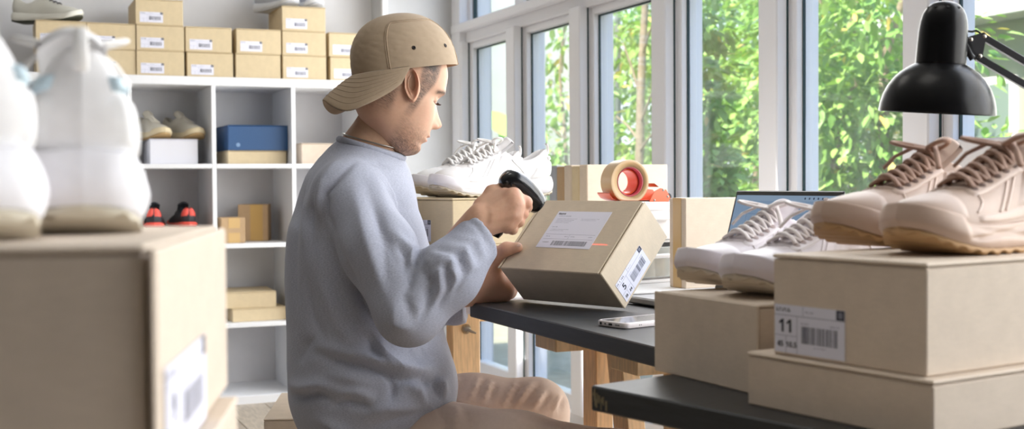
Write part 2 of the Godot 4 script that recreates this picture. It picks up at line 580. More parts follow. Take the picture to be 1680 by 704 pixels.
# a shoe box standing on its base; its end with the label faces local +z
func carton(called: String, label: String, at: Vector3, turn: float, size: Vector3, m: Material, group := "", slip_at := Vector2(-1, -1), slip_size := Vector2(0.075, 0.042), number := "", lid_gap := true) -> Node3D:
	var t := thing(called, label, "box", at, turn, group)
	var lid := 0.004
	if lid_gap:
		part("body", box(Vector3(size.x - 0.002, size.y - lid - 0.0008, size.z - 0.002), Vector3(0, (size.y - lid - 0.0008) / 2, 0), 0.0016), m, t)
		part("lid", box(Vector3(size.x, lid, size.z), Vector3(0, size.y - lid / 2, 0), 0.0017), m, t)
	else:
		part("body", box(size, Vector3(0, size.y / 2, 0), 0.002), m, t)
	if slip_at.x >= 0:
		var s := part("paper_label", slip(slip_size.x, slip_size.y), M.print[0], t)
		s.position = Vector3(-size.x / 2 + slip_at.x, slip_at.y, size.z / 2 - 0.0008)
		if number: label_numbers(s, slip_size, number, "45", "10.5")
	return t
func label_numbers(s: Node3D, q: Vector2, big: String, a: String, b: String) -> void:
	text_part(big, q.y * 0.27, Vector3(-q.x * 0.335, q.y * 0.06, 0.0008), s)
	text_part(a, q.y * 0.115, Vector3(-q.x * 0.415, -q.y * 0.32, 0.0008), s)
	text_part(b, q.y * 0.115, Vector3(-q.x * 0.25, -q.y * 0.32, 0.0008), s)
func build_shelf_boxes() -> void:
	var zf := -5.40
	# stacks on the top board: [x of the left edge of the front in pixels, right edge, how many]
	var cols := [[60, 140, 2], [142.5, 222, 2], [223.5, 303, 3], [305, 383, 2], [386, 462, 2], [463.5, 536, 3], [539.5, 612, 2]]
	var order := ["seventh", "sixth", "fifth", "fourth", "third", "second", "first"]
	var level := [["bottom", "top"], ["bottom", "middle", "top"]]
	var rng := RandomNumberGenerator.new()
	rng.seed = 21
	var proto: Node3D = null
	var bare: Node3D = null
	for i in cols.size():
		var a := on_z(cols[i][0], 110, zf).x
		var b := on_z(cols[i][1], 110, zf).x
		for k in cols[i][2]:
			var at := Vector3((a + b) / 2 + rng.randf_range(-0.003, 0.003), 1.4385 + 0.1085 * k, zf - 0.145 + rng.randf_range(-0.006, 0.004))
			var label := "tan shoe box, %s of the %s stack from the pillar on the shelving" % [level[cols[i][2] - 2][k], order[i]]
			var plain: bool = i == 4 and k == 0
			var o: Node3D
			if plain: o = carton("shoe_box", "tan shoe box without a label, bottom of a stack on the shelving", at, 0.0, Vector3(0.199, 0.108, 0.29), M.card_warm, "shoe boxes on top of the shelving")
			elif proto == null:
				proto = carton("shoe_box", label, at, 0.0, Vector3(0.199, 0.108, 0.29), M.card_warm, "shoe boxes on top of the shelving", Vector2(0.066, 0.031), Vector2(0.096, 0.044))
				o = proto
			else: o = copy_of(proto, label)
			o.position = at
			o.rotation.y = rng.randf_range(-0.012, 0.012)
	# in the compartments
	var y1 := 1.0615
	var p := on_z(286, 268, -5.43)
	carton("shoe_box", "plain white shoe box in a shelf compartment under beige trainers", Vector3(p.x, y1, -5.43 - 0.14), 0.0, Vector3(0.203, 0.108, 0.28), M.white_card)
	p = on_z(424, 268, -5.45)
	carton("shoe_box", "flat tan box under the blue box in a shelf compartment", Vector3(p.x - 0.004, y1, -5.45 - 0.15), 0.0, Vector3(0.262, 0.06, 0.30), M.card_warm)
	var bl := carton("shoe_box", "dark blue shoe box lying on a flat tan box in the shelving", Vector3(p.x, y1 + 0.0605, -5.45 - 0.148), 0.0, Vector3(0.268, 0.112, 0.31), M.blue_card)
	var seal := MB.new()
	seal.lathe(PackedVector2Array([Vector2(0, 0.0006), Vector2(0.009, 0.0006), Vector2(0.009, 0)]), Vector3(-0.09, 0.024, 0.1545), Basis(Vector3.RIGHT, PI / 2), 20)
	part("round_emblem", seal, mat(c8(120, 150, 186), 0.5), bl)
	p = on_z(495, 268, -5.47)
	carton("shoe_box", "tan box in the shelf compartment beside the man's shoulder", Vector3(p.x + 0.11, y1, -5.47 - 0.13), 0.0, Vector3(0.22, 0.095, 0.26), M.card)
	# two parcels closed with tape
	var y2 := 0.7115
	for q in [[382.5, 0.105, 0.113, 0.12, "small brown taped parcel beside a taller one in the shelving", 0.03, -5.43], [423, 0.135, 0.167, 0.13, "tall brown parcel with one strip of tape in the shelving", -0.32, -5.58]]:
		p = on_z(q[0], 398, q[6])
		var c := carton("parcel", q[4], Vector3(p.x, y2, q[6] - q[3] / 2), q[5], Vector3(q[1], q[2], q[3]), M.card_brown, "", Vector2(-1, -1), Vector2.ZERO, "", false)
		var f := MB.new()
		if q[1] < 0.12:
			f.bevel(Vector3(0.05, 0.046, 0.0008), Vector3(0.004, q[2] - 0.024, q[3] / 2), 0.0)
			f.bevel(Vector3(0.05, 0.044, 0.0008), Vector3(0.004, 0.023, q[3] / 2), 0.0)
		else: f.bevel(Vector3(0.056, q[2] - 0.002, 0.0008), Vector3(0.016, q[2] / 2, q[3] / 2), 0.0)
		part("tape_strip", f, M.packing_tape, c)
	# flat boxes one shelf down
	var y3 := 0.3615
	p = on_z(473, 527, -5.42)
	carton("shoe_box", "lower of two flat tan boxes stacked in the shelving", Vector3(p.x - 0.128, y3, -5.42 - 0.14), 0.04, Vector3(0.25, 0.058, 0.27), M.card_warm)
	p = on_z(458, 500, -5.42)
	carton("shoe_box", "upper of two flat tan boxes stacked in the shelving", Vector3(p.x - 0.118, y3 + 0.0587, -5.42 - 0.15), -0.05, Vector3(0.23, 0.072, 0.27), M.card_warm)
	# box on the floor behind the man
	var n0 := on_y(432, 688, 0.42)
	var n1 := on_y(468, 635, 0.42)
	var dirn := (n1 - n0).normalized()
	var side := Vector3(-dirn.z, 0, dirn.x)
	var yw := atan2(-dirn.x, -dirn.z)
	for k in 4:
		carton("shoe_box", "pale tan box behind the man, %s of a stack on the floor" % ["bottom", "second", "third", "top"][k], Vector3(n0.x, 0.0025 + 0.1045 * k, n0.z) + dirn * 0.18 + side * 0.0825, yw, Vector3(0.165, 0.104, 0.36), M.card)

# ---------------------------------------------------------------- tables
func trestle_leg(t: Node3D, at: Vector3, h: float, w: float) -> void:
	part("leg", span(at + Vector3(-0.02, 0, -w / 2), at + Vector3(0.02, h, w / 2), 0.002), M.wood, t)
func build_tables() -> void:
	# the table the man works at
	var t := thing("work_table", "dark grey table with wooden trestle legs under the scanned parcel", "table", Vector3(1.2, 0.0, -1.85))
	var o := t.position
	part("table_top", span(Vector3(0.862, TABLE_Y - 0.029, -2.217) - o, Vector3(1.56, TABLE_Y, -1.478) - o, 0.002), M.table, t)
	for z in [-2.02, -1.72]:
		for x in [1.055, 1.44]:
			part("leg", span(Vector3(x - 0.018, 0.0, z - 0.055) - o, Vector3(x + 0.018, TABLE_Y - 0.075, z + 0.0) - o, 0.002), M.wood, t)
			var b := Basis(Vector3.RIGHT, -0.2)
			part("leg", box(Vector3(0.036, TABLE_Y - 0.06, 0.055), Vector3(x, (TABLE_Y - 0.07) / 2, z + 0.135) - o, 0.002, b), M.wood, t)
		part("cross_bar", span(Vector3(0.94, TABLE_Y - 0.075, z - 0.06) - o, Vector3(1.5, TABLE_Y - 0.029, z + 0.03) - o, 0.002), M.wood, t)
		part("cross_bar", span(Vector3(1.0, 0.22, z - 0.045) - o, Vector3(1.46, 0.26, z - 0.01) - o, 0.002), M.wood, t)
	# second table behind it, at the windows
	t = thing("work_table", "wooden trestle table by the windows carrying white trainers and boxes", "table", Vector3(1.4, 0.0, -2.9))
	o = t.position
	part("table_top", span(Vector3(0.80, TABLE_Y - 0.029, -3.30) - o, Vector3(1.95, TABLE_Y, -2.26) - o, 0.002), M.white, t)
	var zf := -2.70
	var lx := on_z(760, 560, zf).x
	part("cross_bar", span(Vector3(0.88, TABLE_Y - 0.10, zf - 0.05) - o, Vector3(1.9, TABLE_Y - 0.029, zf - 0.005) - o, 0.002), M.wood, t)
	part("leg", span(Vector3(lx - 0.036, 0, zf - 0.02) - o, Vector3(lx + 0.036, TABLE_Y - 0.03, zf + 0.02) - o, 0.003), M.wood, t)
	part("leg", span(Vector3(1.78, 0, zf - 0.02) - o, Vector3(1.85, TABLE_Y - 0.03, zf + 0.02) - o, 0.003), M.wood, t)
	var rear := part("leg", span(Vector3(lx - 0.036, 0, -3.0) - o, Vector3(lx + 0.036, TABLE_Y - 0.03, -2.96) - o, 0.003), M.wood, t)
	part("leg", span(Vector3(1.78, 0, -3.0) - o, Vector3(1.85, TABLE_Y - 0.03, -2.96) - o, 0.003), M.wood, t)
	part("side_rail", span(Vector3(lx - 0.036, 0.2, -2.96) - o, Vector3(lx + 0.036, 0.25, zf - 0.02) - o, 0.003), M.wood, t)
	for y in [0.56, 0.49]:
		var peg := MB.new()
		var a := Vector3(lx - 0.09 - (0.56 - y) * 0.2, y, -2.94) - o
		if y > 0.5: peg.tube(PackedVector3Array([a, a + Vector3(0.02, -0.01, 0.14)]), 0.011, 14)
		else: peg.tube(PackedVector3Array([a, a + Vector3(0.002, 0, 0.02)]), 0.011, 14)
		part("wooden_peg", peg, M.wood, t)
	part("leg", span(Vector3(lx - 0.17, 0, -2.99) - o, Vector3(lx - 0.05, TABLE_Y - 0.03, -2.945) - o, 0.003), M.wood, t)
	var nut := MB.new()
	var c := on_z(765, 540, zf + 0.02) - o
	nut.lathe(PackedVector2Array([Vector2(0, 0.012), Vector2(0.006, 0.011), Vector2(0.009, 0.007), Vector2(0.011, 0.003), Vector2(0.012, 0)]), c, Basis(Vector3.RIGHT, PI / 2), 20)
	nut.tube(PackedVector3Array([c + Vector3(0, 0, 0.008), c + Vector3(0.008, -0.005, 0.013), c + Vector3(0.018, -0.009, 0.017)]), [0.005, 0.0035, 0.002], 8)
	part("wing_nut", nut, M.steel, t)
	# table at the front right, turned a little
	var yaw := deg_to_rad(-14.0)
	var corner := on_y(969, 632.5, TABLE_Y)
	t = thing("work_table", "dark grey table with a chipped edge in front, under stacked shoe boxes", "table", Vector3(corner.x, 0, corner.z), -yaw)
	part("table_top", span(Vector3(0, TABLE_Y - 0.029, 0), Vector3(0.8, TABLE_Y, 1.5), 0.002), M.table, t)
	var chip := MB.new()
	var rng := RandomNumberGenerator.new()
	rng.seed = 9
	for k in 16:
		chip.bevel(Vector3(0.0008, rng.randf_range(0.003, 0.014), rng.randf_range(0.001, 0.003)), Vector3(-0.0002, TABLE_Y - rng.randf_range(0.009, 0.02), rng.randf_range(0.002, 0.03)), 0.0)
	part("paint_chip", chip, mat(c8(132, 122, 98), 0.8), t)
	for x in [0.32, 0.62]:
		for z in [0.12, 1.35]: part("leg", span(Vector3(x, 0, z), Vector3(x + 0.05, TABLE_Y - 0.029, z + 0.05), 0.002), M.wood, t)
	# side table at the front left, below the frame
	t = thing("work_table", "low side table under the boxes with large white trainers", "table", Vector3(-0.35, 0, -0.75), deg_to_rad(-17))
	part("table_top", span(Vector3(-0.3, TABLE_Y - 0.029, -0.28), Vector3(0.22, TABLE_Y, 0.35), 0.002), M.table, t)
	for x in [-0.28, 0.16]:
		for z in [-0.26, 0.29]: part("leg", span(Vector3(x, 0, z), Vector3(x + 0.04, TABLE_Y - 0.029, z + 0.04), 0.002), M.wood, t)

# ---------------------------------------------------------------- boxes at the front and on the tables
func build_front_boxes() -> void:
	var west := -PI / 2
	# box under the pale trainers, room-aligned, its far end reaching past the table edge
	var c := on_y(1077, 609, TABLE_Y)
	var lean := deg_to_rad(3.0)
	var o := carton("shoe_box", "tan shoe box under the pale lilac trainers on the front table", Vector3(c.x, TABLE_Y, c.z) + Vector3(sin(lean), 0, cos(lean)) * 0.098 + Vector3(cos(lean), 0, -sin(lean)) * 0.155, west + lean, Vector3(0.196, 0.099, 0.30), M.card)
	part("lid_flap", box(Vector3(0.205, 0.0985, 0.004), Vector3(-0.003, 0.0492, 0.1515), 0.0015), M.card, o)
	# wide flat box and the labelled box on it
	var yaw := deg_to_rad(9.78)
	var along := Vector3(-sin(yaw), 0, -cos(yaw))     # along the left face, away from the camera
	var east := Vector3(cos(yaw), 0, -sin(yaw))
	c = on_y(1224, 663, TABLE_Y)
	o = carton("shoe_box", "wide flat tan box on the front table under the labelled shoe box", c - along * 0.1175 + east * 0.17, west + yaw, Vector3(0.235, 0.0555, 0.34), M.card)
	c = on_y(1520, 620, TABLE_Y + 0.056)
	o = carton("shoe_box", "tan shoe box with size 11 label under the beige trainers", c + along * 0.096 + east * 0.15, west + yaw, Vector3(0.192, 0.103, 0.30), M.card, "", Vector2(0.0505, 0.0275), Vector2(0.093, 0.049), "11")
	# front left: two boxes, the upper one turned with its long side to the windows
	yaw = deg_to_rad(-16.8)
	along = Vector3(-sin(yaw), 0, -cos(yaw))
	east = Vector3(cos(yaw), 0, -sin(yaw))
	c = on_y(236, 403, 0.944)
	c.y = 0.8235
	o = carton("shoe_box", "upper tan box with a label on its long side, under large white trainers", c + along * 0.145 - east * 0.10, PI / 2 + yaw, Vector3(0.285, 0.1205, 0.2), M.card, "", Vector2(0.088, 0.0285), Vector2(0.15, 0.054), "9")
	part("lid_flap", box(Vector3(0.292, 0.1185, 0.004), Vector3(0.0, 0.0595, 0.104), 0.0018), M.card, o)
	for q in o.get_children():
		if String(q.name).begins_with("paper"): q.position.z += 0.0075
	c = on_y(397, 650, 0.823)
	c.y = TABLE_Y
	carton("shoe_box", "lower tan box under the box with large white trainers", c - along * 0.15 - east * 0.12, PI / 2 + yaw, Vector3(0.3, 0.083, 0.235), M.card)

func build_back_table_boxes() -> void:
	var yaw := deg_to_rad(17.0)
	var along := Vector3(-sin(yaw), 0, -cos(yaw))
	var east := Vector3(cos(yaw), 0, -sin(yaw))
	var c := on_y(743.7, 326, 0.94)
	c.y = TABLE_Y
	carton("shoe_box", "tan box beneath the box that carries white trainers by the windows", c + along * 0.145 + east * 0.097, -PI / 2 + yaw, Vector3(0.285, 0.1, 0.195), M.card_warm)
	c.y = TABLE_Y + 0.1005
	carton("shoe_box", "tan box with a label under white trainers behind the scanner hand", c + along * 0.145 + east * 0.097, -PI / 2 + yaw, Vector3(0.285, 0.1, 0.195), M.card_warm, "", Vector2(0.285 - 0.125, 0.030), Vector2(0.095, 0.046), "8")
	c = on_y(848, 339, 0.915)
	for k in 2:
		carton("shoe_box", "%s of two small tan boxes behind the tilted parcel" % ["lower", "upper"][k], Vector3(c.x + 0.01, TABLE_Y + 0.0875 * k, c.z - 0.1), 0.0, Vector3(0.2, 0.087, 0.2), M.card_warm)
	# flat boxes on edge, one behind the other
	c = at_depth(963, 270, 3.2)
	var h := c.y - TABLE_Y
	for k in 5:
		var m: Material = M.grey_card if k == 4 else [M.card, M.card_warm, M.card, M.card_brown][k]
		var t := thing("flat_box", ["tan flat box on edge behind the tape dispenser, front of a row", "tan flat box on edge, second in the row behind the tape dispenser", "tan flat box on edge, third in the row behind the tape dispenser", "tan flat box on edge, fourth in the row, next to the grey one", "grey flat box on edge, last of the row by the windows"][k], "box", Vector3(c.x + 0.122, TABLE_Y, c.z - 0.0225 - 0.047 * k), 0.0, "flat boxes on edge by the windows")
		part("body", box(Vector3(0.244, h - (0.003 if k % 2 else 0.0), 0.045), Vector3(0, h / 2 - (0.0015 if k % 2 else 0.0), 0), 0.002), m, t)
		part("lid_flap", box(Vector3(0.001, h - 0.02, 0.036), Vector3(-0.1222, h / 2, 0), 0.0004), m, t)
	# box on end with a strip of tape over its edge
	c = on_y(1097, 470, TABLE_Y)
	var t := carton("parcel", "tan parcel standing on edge beside the laptop, tape on its side", Vector3(c.x + 0.13, TABLE_Y, c.z + 0.032), deg_to_rad(3), Vector3(0.262, 0.196, 0.062), M.card, "", Vector2(-1, -1), Vector2.ZERO, "", false)
	var f := MB.new()
	f.bevel(Vector3(0.001, 0.195, 0.032), Vector3(-0.1312, 0.0985, 0.0), 0.0)
	f.bevel(Vector3(0.07, 0.001, 0.032), Vector3(-0.0965, 0.1963, 0.0), 0.0)
	part("tape_strip", f, M.packing_tape, t)
	# white drawer box under the dispenser
	c = at_depth(1040, 333, 2.85)
	t = thing("drawer_box", "white plastic drawer box under the orange tape dispenser", "storage box", Vector3(c.x, TABLE_Y, c.z - 0.02), deg_to_rad(14))
	var h2 := c.y - TABLE_Y
	part("top", box(Vector3(0.27, 0.018, 0.2), Vector3(0, h2 - 0.009, 0), 0.004), M.white_plastic, t)
	for s in [-1, 1]: part("side_panel", box(Vector3(0.008, h2 - 0.018, 0.19), Vector3(0.127 * s, (h2 - 0.018) / 2, 0), 0.002), M.white_plastic, t)
	part("base", box(Vector3(0.246, 0.008, 0.19), Vector3(0, 0.004, 0), 0.002), M.white_plastic, t)
	part("back_panel", box(Vector3(0.246, h2 - 0.026, 0.006), Vector3(0, h2 / 2 - 0.005, -0.09), 0.002), M.white_plastic, t)
	part("divider", box(Vector3(0.246, 0.006, 0.18), Vector3(0, h2 * 0.52, 0), 0.001), M.white_plastic, t)
	var clear := mat(Color(0.9, 0.93, 0.92, 0.3), 0.15)
	clear.transparency = BaseMaterial3D.TRANSPARENCY_ALPHA
	for k in 2:
		var dr := part("drawer", box(Vector3(0.238, h2 * 0.38, 0.006), Vector3(0, h2 * (0.26 + 0.47 * k), 0.093), 0.002), M.white_plastic if k == 1 else clear, t)
		part("handle", box(Vector3(0.06, 0.01, 0.012), Vector3(0, h2 * (0.34 + 0.47 * k), 0.101), 0.003), M.white_plastic, dr)
	# spools inside the clear drawer
	for k in 3:
		var sp := thing("thread_roll", "beige roll in the clear drawer, %s of three" % ["first", "second", "last"][k], "roll", t.position + Basis(Vector3.UP, deg_to_rad(14)) * Vector3(0.03 + 0.035 * k, 0.0085, 0.03))
		var m := MB.new()
		m.lathe(PackedVector2Array([Vector2(0.006, 0), Vector2(0.016, 0), Vector2(0.016, 0.05), Vector2(0.006, 0.05), Vector2(0.006, 0)]), Vector3.ZERO, Basis.IDENTITY, 20)
		part("winding", m, [M.card, M.card_brown, M.grey_card][k], sp)
	build_dispenser(Vector3(c.x, c.y, c.z) + Vector3(-0.01, 0.0005, 0.02))

func build_dispenser(at: Vector3) -> void:
	# the roll's axle points at the camera's right; local x along the dispenser, z the axle
	var orange := mat(c8(238, 96, 44), 0.3)
	orange.clearcoat_enabled = true
	var t := thing("tape_dispenser", "orange hand tape dispenser with a roll of brown tape", "dispenser", at, deg_to_rad(2))
	var roll := MB.new()
	var ax := Basis(Vector3.RIGHT, PI / 2)
	var rc := Vector3(-0.026, 0.049, 0)
	roll.lathe(PackedVector2Array([Vector2(0.034, -0.025), Vector2(0.0495, -0.025), Vector2(0.0505, -0.023), Vector2(0.0505, 0.023), Vector2(0.0495, 0.025), Vector2(0.034, 0.025), Vector2(0.034, -0.025)]), rc, ax, 48, 0)
	part("tape_roll", roll, tape_roll_mat(), t)
	var core := MB.new()
	core.lathe(PackedVector2Array([Vector2(0.0315, -0.0252), Vector2(0.034, -0.0252), Vector2(0.034, 0.0252), Vector2(0.0315, 0.0252), Vector2(0.0315, -0.0252)]), rc, ax, 48, 0)
	part("roll_core", core, mat(c8(206, 92, 110), 0.5), t)
	var hub := MB.new()
	hub.lathe(PackedVector2Array([Vector2(0.026, -0.03), Vector2(0.031, -0.03), Vector2(0.031, 0.012), Vector2(0.026, 0.012), Vector2(0.026, -0.03)]), rc, ax, 48, 0)
	part("hub_ring", hub, orange, t)
	# frame: a curled foot at one end, side cheek and cutter head at the other
	var fr := MB.new()
	var pts := PackedVector3Array()
	for q in [[-0.082, 0.022], [-0.074, 0.012], [-0.06, 0.006], [-0.03, 0.0035], [0.03, 0.003], [0.075, 0.003]]: pts.append(Vector3(q[0], q[1], 0))
	var g := PackedVector3Array()
	for p in pts:
		for z in [-0.028, 0.028]: g.append(p + Vector3(0, 0, z))
	for p in [5, 4, 3, 2, 1, 0]:
		for z in [-0.028, 0.028]: g.append(pts[p] + Vector3(0, 0.003, z))
	fr.grid(g, 2, false, true)
	part("base_plate", fr, orange, t)
	for z in [-0.029, 0.029]:
		var cheek := MB.new()
		cheek.prism(PackedVector2Array([Vector2(0.022, 0.002), Vector2(0.074, 0.002), Vector2(0.079, 0.012), Vector2(0.068, 0.03), Vector2(0.052, 0.034), Vector2(0.036, 0.026)] if z > 0 else [Vector2(-0.03, 0.002), Vector2(0.074, 0.002), Vector2(0.079, 0.012), Vector2(0.068, 0.03), Vector2(0.03, 0.034), Vector2(-0.01, 0.03)]), 0.0025, Basis.IDENTITY, Vector3(0, 0, z))
		part("side_cheek", cheek, orange, t)
	for q in [[0.036, 0.006], [0.06, 0.029], [0.072, 0.014]]:
		var rv := MB.new()
		rv.lathe(PackedVector2Array([Vector2(0, 0.002), Vector2(0.002, 0.0018), Vector2(0.003, 0)]), Vector3(q[0], q[1], 0.0303), Basis(Vector3.RIGHT, PI / 2), 14)
		part("rivet", rv, M.steel, t)
	var rl := MB.new()
	rl.tube(PackedVector3Array([Vector3(0.077, 0.014, -0.026), Vector3(0.077, 0.014, 0.026)]), 0.008, 16)
	part("press_roller", rl, M.black, t)
	part("cutter_blade", box(Vector3(0.014, 0.001, 0.05), Vector3(0.046, 0.041, 0), 0.0, Basis(Vector3.BACK, -0.6)), M.steel, t)
func tape_roll_mat() -> StandardMaterial3D:
	var m := mat(c8(186, 152, 104), 0.3)
	m.clearcoat_enabled = true
	return m

# ---------------------------------------------------------------- parcel being scanned
const PARCEL := Vector3(0.255, 0.181, 0.096)
func build_parcel() -> void:
	# rests on its lower back edge, lid tilted up towards the man; axes fitted to its visible corners
	var ex := Vector3(0.378, 0.0, 0.926).normalized()
	var ey := Vector3(0.658, 0.704, -0.265)
	ey = (ey - ex * ey.dot(ex)).normalized()
	var ez := ex.cross(ey)
	var b := Basis(ex, ey, ez)
	var o := Vector3(0.895, 0.8105, -2.152)
	var t := thing("parcel", "tan parcel tilted on the table edge, shipping label being scanned", "box")
	t.transform = Transform3D(b, o)
	var s := PARCEL
	part("body", box(Vector3(s.x - 0.003, s.y - 0.003, s.z - 0.0025), Vector3(s.x / 2, s.y / 2, -s.z / 2 - 0.0012), 0.0018), M.card_parcel, t)
	part("lid", box(Vector3(s.x - 0.012, s.y, 0.003), Vector3(s.x / 2 + 0.002, s.y / 2, -0.0012), 0.0014), M.card_parcel, t)
	part("lid_flap", box(Vector3(0.0055, s.y, 0.004), Vector3(0.0015, s.y / 2, -0.0015), 0.0014), M.card_parcel, t)
	part("lid_flap", box(Vector3(0.003, s.y - 0.002, s.z), Vector3(s.x + 0.0002, s.y / 2, -s.z / 2 - 0.0008), 0.0014), M.card_parcel, t)
	var lb := part("paper_label", slip(0.134, 0.094), M.print[1], t)
	lb.position = Vector3(0.130, 0.103, 0.0003)
	text_part("Name", 0.0046, Vector3(-0.0535, 0.0405, 0.0007), lb)
	var sl := part("paper_label", slip(0.098, 0.046), M.print[2], t)
	# on the right side, running along the long edge
	sl.transform = Transform3D(Basis(Vector3(0, 1, 0), Vector3(0, 0, 1), Vector3(1, 0, 0)), Vector3(s.x + 0.0018, 0.062, -0.068))
	label_numbers(sl, Vector2(0.098, 0.046), "5", "38", "24")
	# the scanner's red line of light across the bar code
	var l := AreaLight3D.new()
	l.name = "scanner_line_light"
	t.add_child(l)
	l.position = Vector3(0.150, 0.069, 0.0009)
	l.area_size = Vector2(0.165, 0.0004)
	l.light_energy = 0.00022
	l.light_color = Color(1.0, 0.12, 0.1)
	l.area_range = 0.3
	l.shadow_enabled = true

# ---------------------------------------------------------------- phone, laptop, lamp
func build_phone() -> void:
	var a := on_y(977, 534, TABLE_Y)
	var yaw := deg_to_rad(14.0)
	var ex := Vector3(cos(yaw), 0, -sin(yaw))
	var ez := Vector3(sin(yaw), 0, cos(yaw))
	var t := thing("smartphone", "white smartphone lying on the dark table beside the parcel", "phone", a + ex * 0.074 + ez * 0.036 + Vector3(0, 0.0003, 0), yaw)
	var L := 0.148
	var W := 0.072
	var T := 0.0092
	var p := PackedVector3Array()
	var prof := [[0.0, 0.0016], [0.0012, 0.0], [T - 0.0012, 0.0], [T, 0.0016]]
	var n := 48
	p.append_array(ring_of(L - 0.01, W - 0.01, 0.009, 0.0, n))
	for q in prof: p.append_array(ring_of(L - 2 * q[1], W - 2 * q[1], 0.011, q[0], n))
	p.append_array(ring_of(L - 0.008, W - 0.008, 0.009, T, n))
	p.append_array(ring_of(L - 0.008, W - 0.008, 0.009, T - 0.0006, n))
	p.append_array(ring_of(0.001, 0.001, 0.0001, T - 0.0006, n))
	var m := MB.new()
	m.grid(p, n, true)
	part("case", m, mat(c8(238, 230, 230), 0.35), t)
	var sc := MB.new()
	var q2 := ring_of(L - 0.0085, W - 0.0085, 0.009, T - 0.0002, n)
	q2.append_array(ring_of(0.001, 0.001, 0.0001, T - 0.0002, n))
	sc.grid(q2, n, true, false, 0)
	var glass := mat(c8(18, 19, 22), 0.04)
	glass.metallic_specular = 0.9
	glass.clearcoat_enabled = true
	part("screen", sc, glass, t)
	# openings in the short end
	for h in [[-0.023, 0.0042, 0.0042], [-0.0125, 0.0032, 0.0022], [0.0, 0.0085, 0.0034]]:
		part("socket", box(Vector3(0.0006, h[2], h[1]), Vector3(-L / 2 - 0.0001, T / 2, h[0]), 0.0002), M.black, t)
	for k in 5: part("speaker_hole", box(Vector3(0.0006, 0.0022, 0.0009), Vector3(-L / 2 - 0.0001, T / 2, 0.0125 + 0.0021 * k), 0.0), M.black, t)
	for k in 2: part("side_hole", box(Vector3(0.0012, 0.0014, 0.0006), Vector3(-L / 2 + 0.03 + 0.004 * k, T / 2, W / 2 + 0.0001), 0.0), M.black, t)
func ring_of(L: float, W: float, r: float, y: float, n: int) -> PackedVector3Array:
	var p := PackedVector3Array()
	for i in n:
		var a := TAU * (i + 0.5) / n
		var c := Vector2(cos(a), sin(a))
		p.append(Vector3(signf(c.x) * (L / 2 - r) + c.x * r, y, signf(c.y) * (W / 2 - r) + c.y * r))
	return p
func build_laptop() -> void:
	var yaw := deg_to_rad(4.0)
	var t := thing("laptop", "open grey laptop behind the pale lilac trainers, screen lit blue", "laptop", Vector3(1.235, TABLE_Y + 0.0003, -1.905), yaw)
	var shell := mat(c8(188, 191, 196), 0.35, 0.6)
	var dark := mat(c8(26, 27, 30), 0.4)
	# local: the user sits on -x; width along z
	var base := part("keyboard_base", box(Vector3(0.212, 0.0135, 0.31), Vector3(0, 0.0085, 0), 0.003), shell, t)
	part("base_underside", box(Vector3(0.2, 0.005, 0.298), Vector3(0.002, 0.0032, 0), 0.001), dark, base)
	part("lid_notch", box(Vector3(0.004, 0.003, 0.06), Vector3(-0.1055, 0.0138, 0.0), 0.001), M.steel, base)
	var kb := MB.new()
	for r in 5:
		for k in 13: kb.bevel(Vector3(0.0145, 0.0016, 0.0175), Vector3(-0.005 + 0.0185 * r, 0.0158, -0.126 + 0.021 * k), 0.0004)
	var keys := part("keys", kb, dark, base)
	keys.set_meta("kind", "stuff")
	part("touchpad", box(Vector3(0.05, 0.0006, 0.1), Vector3(-0.065, 0.0154, 0), 0.0002), mat(c8(170, 173, 178), 0.3), base)
	var tilt := Basis(Vector3.BACK, deg_to_rad(-16))
	var hinge := Vector3(0.1, 0.016, 0)
	var lid := part("screen_lid", box(Vector3(0.006, 0.206, 0.308), hinge + tilt * Vector3(0.003, 0.103, 0), 0.0025, tilt), mat(c8(44, 46, 48), 0.35), t)
	var im := Image.create(320, 200, false, Image.FORMAT_RGB8)
	im.fill(c8(150, 180, 214))
	var rng := RandomNumberGenerator.new()
	rng.seed = 3
	im.fill_rect(Rect2i(0, 0, 320, 12), c8(164, 192, 222))
	im.fill_rect(Rect2i(46, 40, 1, 160), c8(110, 140, 176))
	im.fill_rect(Rect2i(46, 40, 190, 1), c8(124, 152, 186))
	small_text(im, rng, 52, 58, 26, 7, c8(60, 78, 104))
	small_text(im, rng, 90, 58, 52, 7, c8(60, 78, 104))
	for k in 3: im.fill_rect(Rect2i(240 + 22 * k, 20, 11, 11), [c8(60, 170, 224), c8(40, 48, 64), c8(90, 180, 224)][k])
	for k in 7: im.fill_rect(Rect2i(220 + 13 * k, 4, 4, 4), c8(70, 84, 110))
	for k in 7: small_text(im, rng, 56, 84 + 15 * k, 150, 5, c8(112, 140, 176))
	var sm := mat(Color(0.3, 0.3, 0.3), 0.15)
	sm.albedo_texture = ImageTexture.create_from_image(im)
	sm.emission_enabled = true
	sm.emission = Color.BLACK
	sm.emission_texture = ImageTexture.create_from_image(im)
	sm.emission_energy_multiplier = 0.42
	var face := MB.new()
	var y0 := 0.012
	var y1 := 0.196
	var z := 0.147
	var px := -0.0006
	face.flat(hinge + tilt * Vector3(px, y0, -z), hinge + tilt * Vector3(px, y0, z), hinge + tilt * Vector3(px, y1, z), hinge + tilt * Vector3(px, y1, -z), tilt * Vector3.LEFT, true)
	part("display", face, sm, lid)
	var l := AreaLight3D.new()
	l.name = "display_light"
	t.add_child(l)
	l.transform = Transform3D(tilt * Basis(Vector3.UP, PI / 2), hinge + tilt * Vector3(-0.004, 0.104, 0))
	l.area_size = Vector2(0.29, 0.18)
	l.light_energy = 0.012
	l.light_color = Color(0.62, 0.78, 1.0)
	l.area_range = 4.0
	l.shadow_enabled = true
